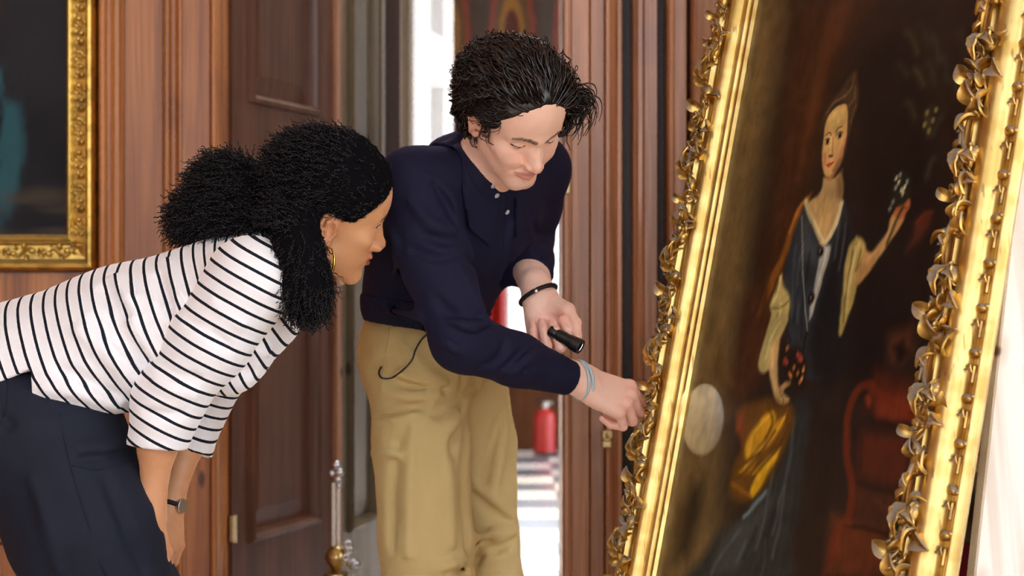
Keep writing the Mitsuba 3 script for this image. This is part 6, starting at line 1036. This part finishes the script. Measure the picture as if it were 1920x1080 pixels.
ws_f = folds(wsleeve, [('g', .006, [(300, 690), (330, 705), (370, 710)]), ('r', .007, [(290, 720), (325, 730), (365, 740)]), ('g', .006, [(350, 600), (390, 620), (430, 650)]), ('r', .006, [(345, 560), (400, 570), (450, 610)]), ('g', .006, [(270, 770), (300, 780), (340, 775)])], .016)
def sleeve_w(p): return smax(ws_f(p), (p - WC) @ unit(P(303, 880, 2.875) - WC + np.array([-.012, 0, 0])), .003)
def sleeve_wl(p): return smax(wsleeve_l(p), (p - WCL) @ unit(WCL - WEL), .003)
PITCH = .0222
def striped(p, n, uv):
    s = uv.x / PITCH; f = s - dr.floor(s); e = smoothstep(.0, .03, f) * (1 - smoothstep(.225, .255, f))
    return mix(lin(240, 240, 243), lin(20, 26, 36), e)
pr('striped_jersey', proc(striped), .85, .2, sheen=.2)
def torso_s(v):
    s1 = (v - W0) @ wax + .10 * np.clip((v - W1) @ wax + .02, 0, None) - .06 * ((v - W0) @ wfr) - .28 * np.clip((v - W0) @ wfr - .02, 0, None) * np.clip(1 - (v - W0) @ wax / .30, 0, 1)
    return s1 + .004 * (meshkit.fbm(v * 9, 3, 17) - .5)
def arm_s(v, a, b, ofs): ax = unit(b - a); return (v - a) @ ax + .10 * ((v - a) @ unit(np.cross(ax, [0, 1, 0]))) + .003 * (meshkit.fbm(v * 12, 2, 18) - .5) + ofs
WOM = tag('person_001', 'person in black and white striped top and dark navy trousers bending forward, hands on knees', 'person')
def woman_col(p):
    q = (p - WO) @ WR_ / WK; c = head_color(q, HEAD_W)
    w = np.clip((hairline_w(q) + .004) / .012, 0, 1)[:, None] * .75; return c * (1 - w) + np.array(lin(40, 28, 24)) * w
def hairline_w(q):
    h = q @ np.array([0, -.75, .66]); x = np.abs(q[:, 0])
    return np.minimum(h + .020 + .004 * (x / .07) ** 2, np.where((x > .055) & (q[:, 2] < .020), np.maximum(-q[:, 1] - .038, q[:, 2] - .002 + .35 * q[:, 1] * 0), 1.0))
def skin_w(p):
    d = smin(head_w(p), rcone(p, WH(0, -.020, -.05), WNB, .046, .052), .025)
    return smin(d, np.maximum(torso_w(p) + .012, np.linalg.norm(p - WNB, axis=1) - .12), .02)
pieces_w = [colored(skin_w, np.minimum(WO - .17, WNB - .13), np.maximum(WO + .17, WNB + .1), .0019, woman_col)]
WSK, WFL = lin(212, 154, 112), lin(196, 124, 94)
def forearm(p, a, b, ra, rm, rb): return chain(p, [a, a * .62 + b * .38, b], [ra, rm, rb], .02)
hy = unit(P(304, 1075, 2.92) - WWR); hz = np.array([.95, -.22, .1]); WHt = np.zeros((3, 3)); WHt[:, 1] = hy; WHt[:, 2] = unit(hz - hy * (hz @ hy)); WHt[:, 0] = -np.cross(WHt[:, 1], WHt[:, 2])
fn_wr, fi_wr, tp_wr = hand_fn('r', ((30, 25, 12), (28, 25, 12), (28, 25, 12), (30, 25, 12)), [(.016, .020, -.012), (.042, .048, -.026), (.048, .078, -.034), (.048, .102, -.038)], spread=(4, 1, -2, -6))
hand_w = place_hand(fn_wr, WWR, WHt, .93, False)
def arm_w(p): return smin(hand_w(p), forearm(p, P(302, 760, 2.875), WWR, .037, .030, .0195), .02)
pieces_w.append(colored(arm_w, np.minimum(WWR, WER) - .09, np.maximum(WWR, WER) + [.12, .1, .07], .0024, hcol(WWR, WHt, .93, fi_wr, tp_wr, WSK, WFL)))
WWLo = WWL; hy2 = unit(P(312, 1060, 3.06) - WWL); hz2 = np.array([.5, -.4, .2]); WHl = np.zeros((3, 3)); WHl[:, 1] = hy2; WHl[:, 2] = unit(hz2 - hy2 * (hz2 @ hy2)); WHl[:, 0] = np.cross(WHl[:, 1], WHl[:, 2])
fn_wl, fi_wl, tp_wl = hand_fn('l', ((30, 25, 12), (28, 25, 12), (28, 25, 12), (30, 25, 12)), [(.016, .020, -.012), (.042, .048, -.026), (.048, .078, -.034), (.048, .102, -.038)], spread=(4, 1, -2, -6))
hand_w2 = place_hand(fn_wl, WWL, WHl, .93, True)
def arm_w2(p): return smin(hand_w2(p), forearm(p, WEL, WWL, .036, .030, .0205), .02)
pieces_w.append(colored(arm_w2, np.minimum(WWL, WEL) - [.09, .1, .22], np.maximum(WWL, WEL) + [.12, .1, .07], .003, hcol(WWL, WHl, .93, fi_wl, tp_wl, WSK, WFL)))
WP0 = P(30, 785, 2.99); WKR, WKL = P(215, 1150, 2.93), P(240, 1150, 3.07)
WAR, WAL = np.array([-.78, 2.92, .09]), np.array([-.76, 3.10, .09])
def core_w(p):
    d = chain(p, [WNB, W1, W0, WP0], [.045, .09, .085, .09], .05)
    for s in ([WSR, WER], [WSL, WEL]): d = smin(d, chain(p, [W1 + wax * .05] + s, [.04, .04, .034], .02), .03)
    for s in ([WKR, WAR], [WKL, WAL]): d = smin(d, chain(p, [WP0] + s, [.075, .05, .035], .03), .04)
    return d
m = nets(core_w, [-1.15, 2.7, .02], [-.2, 3.3, 1.3], .016); pieces_w.append((m, np.tile(WSK, (len(m.vertices), 1))))
bm, bc = joined(pieces_w); add('body', bm, 'skin', True, WOM, color=bc)
def cloth_uv(m, s): return dict(uv=np.column_stack([s, 0 * s]))
m = nets(shirt, [-1.2, 2.74, .70], [-.28, 3.26, 1.26], .0044); SH = add('striped_top', m, 'striped_jersey', True, WOM, **cloth_uv(m, torso_s(m.vertices)))
m = nets(sleeve_w, [-.75, 2.74, .72], [-.34, 3.0, 1.2], .0042); add('sleeve', m, 'striped_jersey', True, parent=SH, **cloth_uv(m, arm_s(m.vertices, WSR, WER, .006)))
m = nets(sleeve_wl, [-.68, 3.0, .70], [-.34, 3.26, 1.2], .0048); add('sleeve', m, 'striped_jersey', True, parent=SH, **cloth_uv(m, arm_s(m.vertices, WSL, WEL, .0)))
# trousers
def trousers_w0(p):
    q = flat_y(p, 2.99, .82); d = ell(q, P(30, 790, 2.99), (.165, .155, .155)); d = smin(d, ell(p, P(-40, 770, 2.99), (.13, .17, .14)), .05)
    d = smin(d, chain(p, [P(95, 840, 2.93), P(160, 990, 2.91), WKR], [.132, .128, .105], .03), .04)
    return smin(d, chain(p, [P(95, 840, 3.06), P(165, 990, 3.08), WKL], [.125, .118, .10], .03), .02)
def lower_w(p):
    a = chain(p, [WKR, P(150, 1350, 2.92), WAR], [.105, .085, .075], .03); b = chain(p, [WKL, P(160, 1350, 3.09), WAL], [.10, .085, .075], .03); return np.minimum(a, b)
wtr_f = folds(trousers_w0, [('g', .006, [(240, 845), (190, 850), (150, 858)]), ('r', .006, [(245, 830), (200, 838), (150, 842)]), ('g', .005, [(0, 780), (12, 790), (14, 800)]), ('r', .008, [(60, 900), (90, 980), (110, 1070)]), ('g', .008, [(200, 900), (240, 1000), (270, 1070)])], .02)
def trousers_w(p):
    d = smin(wtr_f(p), lower_w(p), .04) - .004 * (meshkit.fbm(p * 12, 3, 41) - .5) * 2
    return smax(d, (p - P(40, 690, 2.9)) @ unit([.35, 0, 1]), .004)
def twill(p, n, uv): return mix(lin(17, 21, 34), lin(29, 34, 50), fbm(p.x * 14, p.y * 14, p.z * 14, 3) * .6 + noise(p.x * 1300, p.y * 1300, p.z * 700) * .4)
pr('navy_twill', proc(twill), .75, .25, sheen=.3)
add('trousers', nets(trousers_w, [-1.22, 2.68, .0], [-.52, 3.36, 1.02], .0062), 'navy_twill', True, WOM)
for pts in ([(112, 775), (122, 830), (140, 900), (165, 980), (190, 1060), (200, 1080)], [(135, 872), (180, 880), (225, 872), (248, 862)], [(14, 712), (13, 760), (5, 785), (0, 792)]):
    seam(trousers_w, pts, .0015, 'seam', 'navy_twill', WOM + '__trousers')
for c, yaw in ((np.array([-.74, 2.90, 0.0]), -90), (np.array([-.72, 3.10, 0.0]), -90)):
    f = shoe(c, yaw); add('shoe', nets(f, c - [.18, .16, .01], c + [.18, .16, .13], .006), 'black_plastic', True, WOM)
# hair: drawn back crinkled crown, a big tuft behind, one mass hanging by the ear
pr('hair_black', hair_color(lin(13, 12, 16), lin(30, 27, 34)), .42, .45)
PUFF = [(P(455, 372, 3.0), (.075, .075, .070)), (P(415, 345, 3.02), (.042, .05, .050)), (P(400, 400, 3.0), (.062, .065, .052)), (P(375, 412, 3.0), (.040, .045, .028)), (P(470, 425, 2.96), (.085, .06, .045)), (P(430, 330, 3.02), (.034, .04, .034))]
HANG = ([P(546, 410, 2.90), P(560, 470, 2.85), P(573, 535, 2.845), P(576, 562, 2.845)], [.046, .040, .041, .034])
def hair_w0(p):
    q = (p - WO) @ WR_ / WK
    d = ell(q, (0, -.012, .043), (.090, .112, .094)); d = smax(d, -hairline_w(q) - .001, .010)
    d = smax(d, -.05 - q[:, 2], .02) * WK
    e = None
    for c, r in PUFF: k = ell(p, c, r); e = k if e is None else smin(e, k, .03)
    d = smin(d, smax(e, -(torso_w(p) - .012), .01), .018)
    return smin(d, chain(p, *HANG, .02), .02)
def hair_w1(p): return hair_w0(p) - .008 * (meshkit.fbm(p * 120, 2, 51) - .5) - .004 * (meshkit.fbm(p * 42, 2, 52) - .5)
hw = nets(hair_w1, [-.64, 2.74, .98], [-.16, 3.16, 1.40], .0030)
def curls(m, k, g):
    """Small crimped curls standing on the hair's surface."""
    pts, fi = trimesh.sample.sample_surface(m, k, seed=5); nr = m.face_normals[fi]; n = 11; t = np.linspace(0, 1, n)[None, :, None]
    down = np.array([0, 0, -1.0]); far = (pts[:, 0] < P(505, 0, 2.98)[0]); back = np.array([-.75, 0, -.35])
    dirn = np.where(far[:, None], back, down) * 1.0; dome = (pts[:, 2] > 1.17) & ~far; dirn[dome] = WR_ @ np.array([.05, -.95, -.25])
    dirn = dirn + g.normal(0, .35, (k, 3)) + nr * np.where(far, .45, .12)[:, None]; dirn /= np.linalg.norm(dirn, axis=1, keepdims=True)
    L = g.uniform(.014, .034, k) * np.where(far, 1.15, 1.0); a = g.uniform(0, 6.28, (k, 1)) + t[..., 0] * (L / g.uniform(.0085, .0125, k))[:, None] * 6.28
    u = np.cross(dirn, nr + 1e-3); u /= np.linalg.norm(u, axis=1, keepdims=True); w = np.cross(dirn, u); amp = g.uniform(.0012, .0024, k)[:, None] * np.minimum(1, .3 + 2 * t[..., 0])
    path = (pts - nr * .003)[:, None] + dirn[:, None] * (t * L[:, None, None]) + u[:, None] * (amp * np.cos(a))[..., None] + w[:, None] * (amp * np.sin(a))[..., None]
    qh = (path[:, -1] - WO) @ WR_ / WK; qs = (pts - WO) @ WR_ / WK; inside_face = ((qh[:, 1] > -.03) & (hairline_w(qh) < -.004) & (np.linalg.norm(qh, axis=1) < .14)) | (head_w(pts) < -.004) | (torso_w(pts) < 0)
    path = path[~inside_face]; k = len(path)
    return tubes(path, np.linspace(.00105, .0007, n)[None] * g.uniform(.8, 1.3, (k, 1)), 3, caps=False)
pr('hair_matte', lin(13, 12, 15), .95, .05)
HB = add('hair', hw, 'hair_matte', True, WOM)
tag(add('curl', curls(hw, 8600, np.random.default_rng(33)), 'hair_black', True, HB), kind='stuff')
# earring, watch
pr('gold_jewel', lin(236, 196, 96), .18, .5, 1.0)
eo = WH(.080, .004, -.050); a = np.linspace(0, 2 * np.pi, 44); er = .0205
hoop = eo + np.stack([er * .42 * np.sin(a), -.35 * er * np.sin(a) - .002, -er + er * np.cos(a)], 1)
add('hoop_earring', tubes(hoop, .0012 + .0020 * np.sin(a / 2) ** 2, 8), 'gold_jewel', True, WOM)
wv = unit(WWL - WEL); c = WWL + wv * .002
WT = add('watch_strap', tubes(ring_around(c, wv, .0275, .0265, [0, 0, 1]), np.full(40, .0045), 8), 'black_cord', True, WOM)
add('watch_case', lathe([(0, -.003), (.012, -.003), (.0135, 0), (.0128, .004), (.011, .005), (0, .0052)], 28), 'steel_satin', 40, parent=WT, to_world=frame3(c + unit([.85, -.5, 0]) * .029, *(lambda n_: (unit(np.cross(wv, n_)), np.cross(n_, unit(np.cross(wv, n_))), n_))(unit(np.array([.85, -.5, 0]) - wv * (wv @ np.array([.85, -.5, 0]))))))
